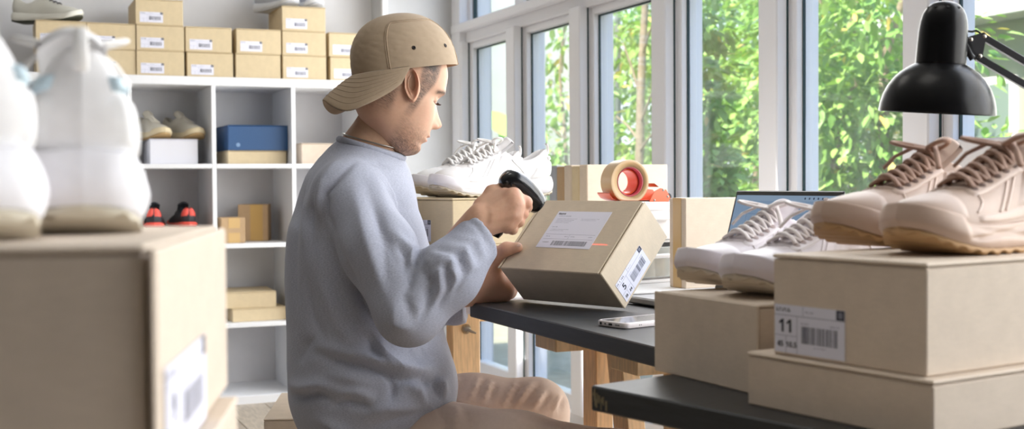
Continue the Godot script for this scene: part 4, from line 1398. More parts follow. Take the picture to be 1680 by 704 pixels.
# ---------------------------------------------------------------- smooth bodies: joined tapered capsules, meshed as surface nets
class Field:
	var A := PackedVector3Array()
	var D := PackedVector3Array()      # B - A
	var il := PackedFloat32Array()     # 1 / |B - A|^2
	var ra := PackedFloat32Array()
	var rb := PackedFloat32Array()
	var grp := PackedInt32Array()
	var sq := PackedVector3Array()     # flattening per capsule: axis times strength (zero = round)
	var kk := [0.02, 0.02, 0.02, 0.02]
	var k2 := 0.012
	var cut_p := []
	var cut_n := []
	var hole := []                     # [a, b, r]
	func cap(a: Vector3, b: Vector3, r0: float, r1: float, g := 0, squash := Vector3.ZERO) -> void:
		A.append(a)
		D.append(b - a)
		il.append(1.0 / maxf((b - a).length_squared(), 1e-9))
		ra.append(r0)
		rb.append(r1)
		grp.append(g)
		sq.append(squash)
	func chain(pts: Array, rs: Array, g := 0) -> void:
		for i in pts.size() - 1: cap(pts[i], pts[i + 1], rs[i], rs[i + 1], g)
	func one(i: int, p: Vector3) -> float:
		var q := p - A[i]
		var t := clampf(q.dot(D[i]) * il[i], 0.0, 1.0)
		var e := q - D[i] * t
		var s := sq[i]
		if s != Vector3.ZERO: e += s * (e.dot(s) / s.length_squared()) * (s.length())
		return e.length() - lerpf(ra[i], rb[i], t)
	func val(p: Vector3, act: PackedInt32Array) -> float:
		var d0 := 9.0
		var d1 := 9.0
		var d2 := 9.0
		for i in act:
			var d := one(i, p)
			var g := grp[i]
			if g == 0:
				var h := maxf(kk[0] - absf(d0 - d), 0.0)
				d0 = minf(d0, d) - h * h * 0.25 / kk[0]
			elif g == 1:
				var h := maxf(kk[1] - absf(d1 - d), 0.0)
				d1 = minf(d1, d) - h * h * 0.25 / kk[1]
			else:
				var h := maxf(kk[2] - absf(d2 - d), 0.0)
				d2 = minf(d2, d) - h * h * 0.25 / kk[2]
		var f := d0
		var h := maxf(k2 - absf(f - d1), 0.0)
		f = minf(f, d1) - h * h * 0.25 / k2
		h = maxf(k2 - absf(f - d2), 0.0)
		f = minf(f, d2) - h * h * 0.25 / k2
		for i in cut_p.size(): f = maxf(f, (p - cut_p[i]).dot(cut_n[i]) if (p - cut_p[i]).length() < 0.16 else -9.0)
		for q in hole:
			var e: Vector3 = p - q[0]
			var dd: Vector3 = q[1] - q[0]
			var t := clampf(e.dot(dd) / dd.length_squared(), 0.0, 1.0)
			f = maxf(f, q[2] - (e - dd * t).length())
		return f
	func net(cell: float) -> Array:
		var lo := Vector3.ONE * 1e9
		var hi := -lo
		for i in A.size():
			var r := Vector3.ONE * (maxf(ra[i], rb[i]) + cell * 3)
			lo = lo.min((A[i] - r).min(A[i] + D[i] - r))
			hi = hi.max((A[i] + r).max(A[i] + D[i] + r))
		var nb := Vector3i(((hi - lo) / (cell * 4)).ceil())
		var n := nb * 4 + Vector3i.ONE
		var sy := n.x
		var sz := n.x * n.y
		var v := PackedFloat32Array()
		v.resize(n.x * n.y * n.z)
		v.fill(1e9)
		var all := PackedInt32Array(range(A.size()))
		var rad := cell * 4 * 0.87
		var blocks := []
		for bz in nb.z:
			for by in nb.y:
				for bx in nb.x:
					var c := lo + Vector3(bx + 0.5, by + 0.5, bz + 0.5) * cell * 4
					var d := val(c, all)
					if absf(d) > rad * 1.25 + 0.004: continue
					blocks.append(Vector3i(bx, by, bz))
					var act := PackedInt32Array()
					for i in all:
						if one(i, c) < absf(d) + rad * 2.2 + 0.05: act.append(i)
					for z in range(bz * 4, bz * 4 + 5):
						for y in range(by * 4, by * 4 + 5):
							for x in range(bx * 4, bx * 4 + 5):
								var at := x + y * sy + z * sz
								if v[at] > 1e8: v[at] = val(lo + Vector3(x, y, z) * cell, act)
		var ids := PackedInt32Array()
		ids.resize(v.size())
		ids.fill(-1)
		var verts := PackedVector3Array()
		var off := [0, 1, sy, sy + 1, sz, sz + 1, sz + sy, sz + sy + 1]
		var edges := [[0, 1], [2, 3], [4, 5], [6, 7], [0, 2], [1, 3], [4, 6], [5, 7], [0, 4], [1, 5], [2, 6], [3, 7]]
		var pos := [Vector3(0, 0, 0), Vector3(1, 0, 0), Vector3(0, 1, 0), Vector3(1, 1, 0), Vector3(0, 0, 1), Vector3(1, 0, 1), Vector3(0, 1, 1), Vector3(1, 1, 1)]
		var cells := PackedInt32Array()
		for b in blocks:
			for z in range(b.z * 4, b.z * 4 + 4):
				for y in range(b.y * 4, b.y * 4 + 4):
					for x in range(b.x * 4, b.x * 4 + 4):
						var at: int = x + y * sy + z * sz
						var m := 0
						for i in 8:
							if v[at + off[i]] < 0.0: m |= 1 << i
						if m == 0 or m == 255: continue
						var s := Vector3.ZERO
						var k := 0
						for e in edges:
							var f0: float = v[at + off[e[0]]]
							var f1: float = v[at + off[e[1]]]
							if (f0 < 0.0) != (f1 < 0.0):
								s += pos[e[0]].lerp(pos[e[1]], f0 / (f0 - f1))
								k += 1
						ids[at] = verts.size()
						cells.append(at)
						verts.append(lo + (Vector3(x, y, z) + s / k) * cell)
		var tris := PackedInt32Array()
		for at in cells:
			# edges from this cell's low corner along x, y, z
			var a := v[at] < 0.0
			for ax in [[1, sy, sz], [sy, sz, 1], [sz, 1, sy]]:
				if at - ax[1] - ax[2] < 0: continue
				if (v[at + ax[0]] < 0.0) == a: continue
				var q0 := ids[at]
				var q1 := ids[at - ax[1]]
				var q2 := ids[at - ax[1] - ax[2]]
				var q3 := ids[at - ax[2]]
				if q1 < 0 or q2 < 0 or q3 < 0: continue
				if a: tris.append_array([q0, q2, q1, q0, q3, q2])
				else: tris.append_array([q0, q1, q2, q0, q2, q3])
		return [verts, tris]
func add_net(m: MB, net: Array, cols := PackedColorArray()) -> void:
	# surface nets wind consistently; pick the side that faces outwards
	var p: PackedVector3Array = net[0]
	var t: PackedInt32Array = net[1]
	m.chunk(p, t, 0, PackedVector2Array(), cols)
	var from := m.v.size() - p.size()
	var best := -1e9
	var s := 0.0
	for i in range(from, m.v.size()):
		if m.v[i].y > best:
			best = m.v[i].y
			s = m.n[i].y
	if s < 0:
		for i in range(from, m.v.size()): m.n[i] = -m.n[i]
		for i in range(m.idx.size() - t.size(), m.idx.size(), 3):
			var q := m.idx[i + 1]
			m.idx[i + 1] = m.idx[i + 2]
			m.idx[i + 2] = q
# raise soft ridges (or furrows) along strokes; a stroke is [points, half width, height]
func fold(p: PackedVector3Array, t: PackedInt32Array, strokes: Array) -> PackedVector3Array:
	var acc := PackedVector3Array()
	acc.resize(p.size())
	for i in range(0, t.size(), 3):
		var f := (p[t[i + 2]] - p[t[i]]).cross(p[t[i + 1]] - p[t[i]])
		acc[t[i]] += f
		acc[t[i + 1]] += f
		acc[t[i + 2]] += f
	var best := -1e9
	var top := 0
	for i in p.size():
		if p[i].y > best:
			best = p[i].y
			top = i
	var sg := 1.0 if acc[top].y > 0 else -1.0
	var out := p.duplicate()
	for s in strokes:
		var pts: Array = s[0]
		var w: float = s[1] * 1.25
		var total := float(pts.size() - 1)
		var lo := Vector3.ONE * 1e9
		var hi := -lo
		for q in pts:
			lo = lo.min(q)
			hi = hi.max(q)
		lo -= Vector3(w * 2.6, w * 2.6, 0.16)
		hi += Vector3(w * 2.6, w * 2.6, 0.16)
		for i in p.size():
			var v := p[i]
			if v.x < lo.x or v.y < lo.y or v.z < lo.z or v.x > hi.x or v.y > hi.y or v.z > hi.z: continue
			var d := 1e9
			var u := 0.0
			for j in pts.size() - 1:
				var a: Vector3 = pts[j]
				var e: Vector3 = pts[j + 1] - a
				var q := v - a
				var h := clampf((q.x * e.x + q.y * e.y) / (e.x * e.x + e.y * e.y), 0.0, 1.0)
				var r := (q - e * h)
				var dist := sqrt(r.x * r.x + r.y * r.y + r.z * r.z * 0.003)
				if dist < d:
					d = dist
					u = (j + h) / total
			var x := d / w
			if x > 2.5: continue
			var g: float = 1.65 * s[2] * exp(-1.15 * pow(x, 1.5)) * smoothstep(0.1, 0.5, acc[i].normalized().z * sg) * sin(PI * clampf(u * 0.94 + 0.03, 0.0, 1.0))
			out[i] += acc[i].normalized() * sg * g
	return out

# ---------------------------------------------------------------- the man
var man: Node3D
func P(px: float, py: float, d: float) -> Vector3:      # a sight-line point in the man's own axes
	return man.transform.affine_inverse() * at_depth(px, py, d)
func build_man() -> void:
	var hip := at_depth(600, 690, 2.42)
	man = thing("person", "man in a backwards tan cap and grey long-sleeved top scanning a parcel", "person", Vector3(hip.x, 0, hip.z), deg_to_rad(-23.27))
	var skin := tri(mat(Color.WHITE, 0.52), 14.0)
	skin.albedo_texture = noise_tex(0.06, c8(246, 244, 243), c8(255, 255, 255), 4, 128, 77)
	skin.vertex_color_use_as_albedo = true
	skin.subsurf_scatter_enabled = true
	skin.subsurf_scatter_strength = 0.12
	M.skin = skin
	var body := MB.new()
	build_head(body)
	build_right_hand(body)
	build_left_hand(body)
	part("body", body, skin, man, true)
	build_shirt()
	build_trousers()
	build_cap()
	build_stool(hip)
	build_scanner()
const SKIN := Color(0.67, 0.40, 0.27)       # linear base colours
const SKIN_RED := Color(0.66, 0.34, 0.235)
const HAIR := Color(0.035, 0.026, 0.022)
const LIP := Color(0.47, 0.20, 0.165)

# head frame: F forwards, U up, R to the man's right; origin between the ears
func head_frame() -> Transform3D:
	var th := deg_to_rad(19.0)
	var ps := deg_to_rad(20.0)
	var F := Vector3(cos(ps) * cos(th), -sin(th), -sin(ps) * cos(th))
	var U := Vector3(cos(ps) * sin(th), cos(th), -sin(ps) * sin(th))
	var R := F.cross(U)
	return Transform3D(Basis(F, U, R), P(678, 140, 2.32) - R * 0.072)
var MIDLINE := [[-0.125, 0.046], [-0.121, 0.055], [-0.115, 0.064], [-0.106, 0.0695], [-0.1, 0.069], [-0.094, 0.0675], [-0.088, 0.0725], [-0.0835, 0.0755], [-0.0785, 0.0725], [-0.0735, 0.0785], [-0.067, 0.0765], [-0.0585, 0.0785], [-0.055, 0.088], [-0.05, 0.0945], [-0.044, 0.097], [-0.038, 0.0935], [-0.03, 0.0865], [-0.02, 0.0795], [-0.008, 0.0725], [-0.002, 0.0718], [0.008, 0.0755], [0.016, 0.0785], [0.03, 0.0775], [0.05, 0.074], [0.07, 0.064], [0.09, 0.046], [0.105, 0.02]]
var FACE := [[-0.125, 0.046], [-0.115, 0.064], [-0.106, 0.0695], [-0.094, 0.0675], [-0.0835, 0.0745], [-0.0735, 0.0765], [-0.06, 0.0755], [-0.04, 0.0735], [-0.02, 0.0715], [-0.002, 0.0705], [0.016, 0.0785], [0.03, 0.0775], [0.05, 0.074], [0.07, 0.064], [0.09, 0.046], [0.105, 0.02]]
var BACK := [[-0.125, 0.02], [-0.118, 0.0], [-0.108, -0.022], [-0.095, -0.045], [-0.08, -0.065], [-0.06, -0.082], [-0.03, -0.097], [0.0, -0.104], [0.03, -0.104], [0.06, -0.094], [0.085, -0.072], [0.105, -0.04]]
var WIDE := [[-0.125, 0.012], [-0.12, 0.024], [-0.112, 0.034], [-0.1, 0.044], [-0.085, 0.0525], [-0.065, 0.0595], [-0.04, 0.0655], [-0.015, 0.0695], [0.01, 0.0715], [0.035, 0.0725], [0.06, 0.069], [0.085, 0.055], [0.105, 0.022]]
func build_head(m: MB) -> void:
	var fr := head_frame()
	var nz := FastNoiseLite.new()
	nz.seed = 12
	nz.frequency = 90.0
	var fine := FastNoiseLite.new()
	fine.seed = 13
	fine.frequency = 900.0
	var rows := 150
	var cols := 168
	var p := PackedVector3Array()
	var col := PackedColorArray()
	for i in rows:
		var y := lerpf(-0.1248, 0.1045, i / float(rows - 1))
		var xf := cr(y, MIDLINE)
		var x0 := cr(y, FACE)
		var xb := cr(y, BACK)
		var w := cr(y, WIDE)
		var xm := lerpf(-0.016, 0.022, smoothstep(-0.03, -0.12, y))
		for j in cols:
			var a := TAU * j / cols
			# denser columns at the front of the face
			a = a - 0.35 * sin(a)
			var ca := cos(a)
			var sa := sin(a)
			var z := w * signf(sa) * pow(absf(sa), lerpf(0.8, 0.95, smoothstep(-0.06, -0.115, y)))
			var x: float
			if ca > 0: x = xm + (x0 - xm) * pow(ca, lerpf(0.94, 0.86, smoothstep(-0.085, -0.04, y)))
			else: x = xm + (xm - xb) * -pow(-ca, 0.9)
			var az := absf(z)
			var front := smoothstep(0.2, 0.6, ca)
			# nose
			var nose := xf - x0
			if nose > 0.0:
				var nw := lerpf(0.0085, 0.0135, smoothstep(-0.01, -0.05, y))
				x += nose * exp(-pow(az / nw, 2.2)) * front
			elif y < -0.07: x += nose * exp(-pow(az / 0.016, 2.0)) * front
			# wings of the nose, eye sockets, brow, cheekbone, lips
			x += 0.006 * exp(-pow((az - 0.0145) / 0.005, 2.0) - pow((y + 0.051) / 0.0065, 2.0)) * front
			x -= 0.0095 * exp(-pow((az - 0.031) / 0.014, 2.0) - pow((y + 0.006) / 0.010, 2.0)) * front
			x += 0.0035 * exp(-pow((az - 0.033) / 0.017, 2.0) - pow((y - 0.0125) / 0.006, 2.0)) * front
			z *= 1.0 + 0.03 * exp(-pow((y + 0.03) / 0.02, 2.0)) * smoothstep(0.1, 0.7, ca)
			x -= 0.003 * exp(-pow((az - 0.040) / 0.014, 2.0) - pow((y + 0.072) / 0.02, 2.0)) * front
			x += 0.0022 * exp(-pow(az / 0.017, 2.0) - pow((y + 0.0745) / 0.0032, 2.0)) * front
			x += 0.002 * exp(-pow(az / 0.015, 2.0) - pow((y + 0.0835) / 0.0035, 2.0)) * front
			x -= 0.0035 * exp(-pow((az - 0.02) / 0.006, 2.0) - pow((y + 0.0785) / 0.003, 2.0)) * front
			# lids: a soft roll over the eye, a slit under it
			var lid := exp(-pow((az - 0.031) / 0.0125, 4.0)) * front
			x += 0.0062 * lid * exp(-pow((y + 0.0045) / 0.0052, 2.0))
			x -= 0.0030 * lid * exp(-pow((y + 0.0105) / 0.0014, 2.0))
			x += 0.0024 * lid * exp(-pow((y + 0.0145) / 0.003, 2.0))
			var q := Vector3(x, y, z)
			p.append(fr * q)
			# colour of the skin, hair and stubble
			var c := SKIN
			var n := nz.get_noise_3dv(q)
			var f := fine.get_noise_3dv(q * Vector3(1, 0.55, 1))
			c = c.lerp(SKIN_RED, clampf(0.3 + 0.5 * n, 0, 0.6) * exp(-pow((az - 0.04) / 0.02, 2.0) - pow((y + 0.04) / 0.022, 2.0)))
			c = c.lerp(SKIN_RED, 0.55 * exp(-pow(az / 0.013, 2.0) - pow((y + 0.048) / 0.01, 2.0)) * front)
			var lips := exp(-pow(az / 0.021, 4.0)) * (exp(-pow((y + 0.0745) / 0.0036, 2.0)) + exp(-pow((y + 0.0828) / 0.0042, 2.0))) * front
			c = c.lerp(LIP, clampf(lips, 0, 1) * 0.75)
			var brow := exp(-pow((y - 0.0125 - 0.006 * sin(clampf((az - 0.014) / 0.036, 0, 1) * PI) + 0.004) / 0.0045, 2.0)) * smoothstep(0.009, 0.018, az) * (1.0 - smoothstep(0.05, 0.058, az)) * smoothstep(0.1, 0.3, ca)
			c = c.lerp(HAIR, clampf(brow * (0.85 + 0.5 * f), 0, 0.92))
			c = c.lerp(HAIR, clampf(lid * exp(-pow((y + 0.0105) / 0.0011, 2.0)), 0, 0.85))
			# sideburn in front of the ear, thinning into the jaw
			var burn_x := lerpf(0.012, 0.030, smoothstep(-0.075, 0.03, y))
			var burn := smoothstep(0.010, 0.0, absf(x - burn_x + 0.004) - lerpf(0.003, 0.0135, smoothstep(-0.02, 0.035, y))) * smoothstep(-0.075, -0.02, y) * (1.0 if az > 0.04 else 0.0)
			c = c.lerp(HAIR, clampf(burn * (0.66 + 0.5 * f + 0.1 * n), 0, 0.86))
			# stubble of jaw, chin and upper lip
			var beard := smoothstep(-0.05, -0.09, y - 0.35 * maxf(0.0, 0.03 - x)) * smoothstep(-0.012, 0.012, x) * smoothstep(0.0, 0.012, absf(y + 0.079) + az * 0.6 - 0.012)
			beard = maxf(beard, 0.95 * exp(-pow((y + 0.0655) / 0.0045, 2.0)) * smoothstep(0.034, 0.02, az) * front)
			beard *= 1.0 - 0.8 * clampf(lips, 0, 1)
			c = c.lerp(HAIR, clampf(beard * (0.34 + 0.55 * f + 0.15 * n) * lerpf(0.75, 1.35, smoothstep(-0.085, -0.115, y)), 0, 0.72))
			# short hair on the nape and behind the ear
			var nape := smoothstep(-0.082, -0.035, y) * smoothstep(-0.016, -0.034, x)
			c = c.lerp(HAIR, clampf(nape * (0.62 + 0.5 * f), 0, 0.9))
			c = c.lerp(HAIR, clampf(smoothstep(0.035, 0.045, y) * smoothstep(0.045, 0.03, x) * (0.8 + 0.3 * f), 0, 0.92))
			col.append(c)
	m.grid(p, cols, true, false, 1, PackedVector2Array(), col)
	# neck, from inside the skull to under the collar
	m.tint = SKIN
	var path := PackedVector3Array()
	var radii := []
	var ctl := [[657, 150, 0.040], [643, 180, 0.047], [630, 203, 0.051], [618, 224, 0.053], [606, 246, 0.058], [594, 270, 0.070], [585, 296, 0.085]]
	for q in ctl:
		path.append(P(q[0], q[1], 2.405))
		radii.append(q[2])
	m.tube(path, radii, 40, false, true, 1.0)
	# the two cords of the neck and the throat
	var thr := Field.new()
	thr.kk = [0.03, 0.03, 0.03, 0.03]
	thr.cap(P(642, 205, 2.40), P(624, 258, 2.40), 0.023, 0.023)
	thr.cap(P(640, 190, 2.365), P(628, 262, 2.39), 0.018, 0.014)
	thr.cap(P(630, 190, 2.40), P(606, 240, 2.40), 0.042, 0.05)
	add_net(m, thr.net(0.005))
	for e in [1.0, -1.0]:
		m.tint = Color(0.012, 0.01, 0.01)
		for k in 9:
			var zz := 0.020 + 0.0026 * k
			var root := Vector3(cr(-0.0105, FACE) - 0.010 + 0.0052 * cos((k - 3) / 6.0), -0.0098, e * zz)
			m.tube(PackedVector3Array([fr * root, fr * (root + Vector3(0.0045, -0.0018, e * 0.0010)), fr * (root + Vector3(0.008, -0.0015, e * 0.002))]), [0.0006, 0.0005, 0.0002], 5)
		m.tint = SKIN
	build_ear(m, fr, 1.0)
	build_ear(m, fr, -1.0)
func build_ear(m: MB, fr: Transform3D, s: float) -> void:
	# a shallow bowl with a rolled rim; leans back and stands off the head
	var turn := Basis(Vector3(0, 1, 0), -0.38 * s) * Basis(Vector3(0, 0, 1), 0.24)
	var at := Vector3(0.0, 0.000, s * 0.0705)
	var p := PackedVector3Array()
	var col := PackedColorArray()
	var nr := 16
	var na := 40
	for i in nr + 1:
		var r := float(i) / nr
		for j in na:
			var a := TAU * j / na
			var ox := cos(a) * (0.0165 if cos(a) < 0 else 0.0135)
			var oy := sin(a) * 0.0325
			ox += -0.004 * maxf(0, sin(a)) + 0.002 * maxf(0, -sin(a))
			if sin(a) < -0.3: ox *= 1.0 - 0.35 * (-sin(a) - 0.3)
			var h := 0.0075 * r
			h += 0.0055 * exp(-pow((r - 0.88) / 0.1, 2.0)) * smoothstep(-0.75, -0.2, sin(a) + 0.25 * -cos(a))
			h += 0.004 * exp(-pow((r - 0.55) / 0.09, 2.0)) * smoothstep(0.2, -0.6, cos(a))
			h -= 0.008 * exp(-pow(r / 0.38, 2.0))
			h += 0.005 * exp(-pow((r - 0.7) / 0.2, 2.0) - pow(wrapf(a + 0.35, -PI, PI) / 0.35, 2.0))
			if i == nr: h = -0.004
			p.append(fr * (at + turn * Vector3(ox * r, oy * r, s * h)))
			col.append(SKIN.lerp(SKIN_RED, 0.45))
	m.grid(p, na, true, false, 0, PackedVector2Array(), col)
	# normals must face away from the head
	var out := fr.basis.z * s
	var from := m.v.size() - p.size()
	var sum := 0.0
	for i in range(from, m.v.size()): sum += m.n[i].dot(out)
	if sum < 0:
		for i in range(from, m.v.size()): m.n[i] = -m.n[i]
		for i in range(m.idx.size() - nr * na * 6, m.idx.size(), 3):
			var q := m.idx[i + 1]
			m.idx[i + 1] = m.idx[i + 2]
			m.idx[i + 2] = q
# right hand: back of the hand to the camera, closed round the scanner's grip
func build_right_hand(m: MB) -> void:
	var f := Field.new()
	f.kk = [0.011, 0.006, 0.006, 0.006]
	f.k2 = 0.0035
	var D := 2.185
	var W0 := P(748, 408, D + 0.03)
	var W := P(781, 367, D + 0.015)
	f.cap(W0, W, 0.029, 0.0255)
	f.cap(P(752, 395, D + 0.02), P(786, 355, D + 0.01), 0.022, 0.021)
	# palm: rays from the wrist to the knuckles
	var K := [P(843, 321, D + 0.018), P(848, 337, D + 0.010), P(845, 353, D + 0.008), P(837, 367, D + 0.012)]
	var R0 := [P(790, 351, D + 0.018), P(792, 358, D + 0.012), P(791, 366, D + 0.010), P(788, 374, D + 0.014)]
	for i in 4: f.cap(R0[i], K[i], 0.0195, [0.0125, 0.0125, 0.0118, 0.0108][i])
	f.cap(P(800, 350, D + 0.03), P(833, 345, D + 0.04), 0.021, 0.019)
	f.cap(P(796, 340, D + 0.03), P(828, 322, D + 0.034), 0.018, 0.016)
	# knuckle heads
	for i in 4: f.cap(K[i] + Vector3(-0.002, 0, 0.001), K[i], 0.0125, [0.0128, 0.0128, 0.012, 0.011][i])
	# index along the trigger, the others wrapped away from the camera
	f.chain([K[0], P(863, 332, D + 0.028), P(864, 340, D + 0.052), P(855, 342, D + 0.068)], [0.0118, 0.0108, 0.0098, 0.0085], 1)
	f.chain([K[1], P(857, 350, D + 0.036), P(846, 352, D + 0.062), P(832, 346, D + 0.062)], [0.0118, 0.0106, 0.0096, 0.0085], 2)
	f.chain([K[2], P(851, 363, D + 0.036), P(840, 364, D + 0.060), P(827, 357, D + 0.060)], [0.0112, 0.0102, 0.0094, 0.0085], 1)
	f.chain([K[3], P(841, 376, D + 0.036), P(831, 375, D + 0.054), P(819, 368, D + 0.056)], [0.0102, 0.0094, 0.0086, 0.0078], 2)
	# thumb leaves the side of the palm and lies along the far side of the grip
	f.chain([P(792, 338, D + 0.034), P(808, 316, D + 0.05), P(828, 309, D + 0.066), P(846, 312, D + 0.074)], [0.0155, 0.0125, 0.0108, 0.0092], 0)
	# tendons over the back of the hand
	for i in 4: f.cap(R0[i].lerp(K[i], 0.3) + Vector3(0, 0, 0.0175), K[i] + Vector3(-0.006, 0, 0.0095), 0.002, 0.0028)
	m.tint = SKIN
	var net := f.net(0.0026)
	var cols := PackedColorArray()
	var knots := K + [P(863, 332, D + 0.02), P(857, 350, D + 0.03)]
	for v in net[0]:
		var r := 0.0
		for q in knots: r = maxf(r, exp(-v.distance_squared_to(q) / 0.00028))
		cols.append(SKIN.lerp(SKIN_RED, 0.12 + 0.6 * r))
	add_net(m, net, cols)
# left hand: palm under the parcel's end, thumb laid over the lid
func build_left_hand(m: MB) -> void:
	var f := Field.new()
	f.kk = [0.016, 0.010, 0.010, 0.010]
	f.k2 = 0.008
	var D := 2.375
	var W := P(770, 478, D)
	f.cap(P(735, 486, D + 0.02), W, 0.029, 0.0265)
	f.cap(W, P(806, 462, D), 0.0245, 0.026)
	f.cap(P(776, 474, D + 0.01), P(822, 474, D + 0.015), 0.023, 0.022)
	f.cap(P(800, 470, D + 0.02), P(832, 462, D + 0.03), 0.022, 0.018)
	f.cap(P(790, 482, D + 0.005), P(828, 480, D + 0.012), 0.0155, 0.0165)
	# ball of the thumb and thumb
	f.cap(P(790, 462, D - 0.005), P(810, 436, D - 0.008), 0.0215, 0.0165)
	f.chain([P(806, 438, D - 0.008), P(816, 417, D - 0.024), P(831, 408.5, D - 0.036), P(849, 406, D - 0.043)], [0.0155, 0.0128, 0.0120, 0.0100], 1)
	# fingers along the far end of the parcel
	var k := [P(832, 452, D + 0.035), P(836, 461, D + 0.036), P(838, 470, D + 0.036), P(836, 480, D + 0.034)]
	var tip := [P(866, 416, D + 0.075), P(872, 430, D + 0.08), P(872, 446, D + 0.08), P(866, 462, D + 0.07)]
	for i in 4:
		var mid: Vector3 = k[i].lerp(tip[i], 0.5) + Vector3(-0.006, 0.004, -0.008)
		f.chain([k[i] - Vector3(0.02, 0, 0.01), k[i], mid, tip[i]], [0.0125, 0.0115, 0.0102, 0.0085], 1 + i % 2)
	var net := f.net(0.0028)
	var cols := PackedColorArray()
	var nail := P(850, 403, D - 0.045)
	for v in net[0]:
		cols.append(SKIN.lerp(SKIN_RED, 0.30))
	add_net(m, net, cols)
	# thumb nail
	m.tint = Color(0.68, 0.42, 0.33)
	m.ball(Vector3(0.0062, 0.0022, 0.005), P(850, 402.2, D - 0.049), Basis(Vector3.BACK, 0.1) * Basis(Vector3.RIGHT, 0.75), 8, 14)
	m.tint = SKIN

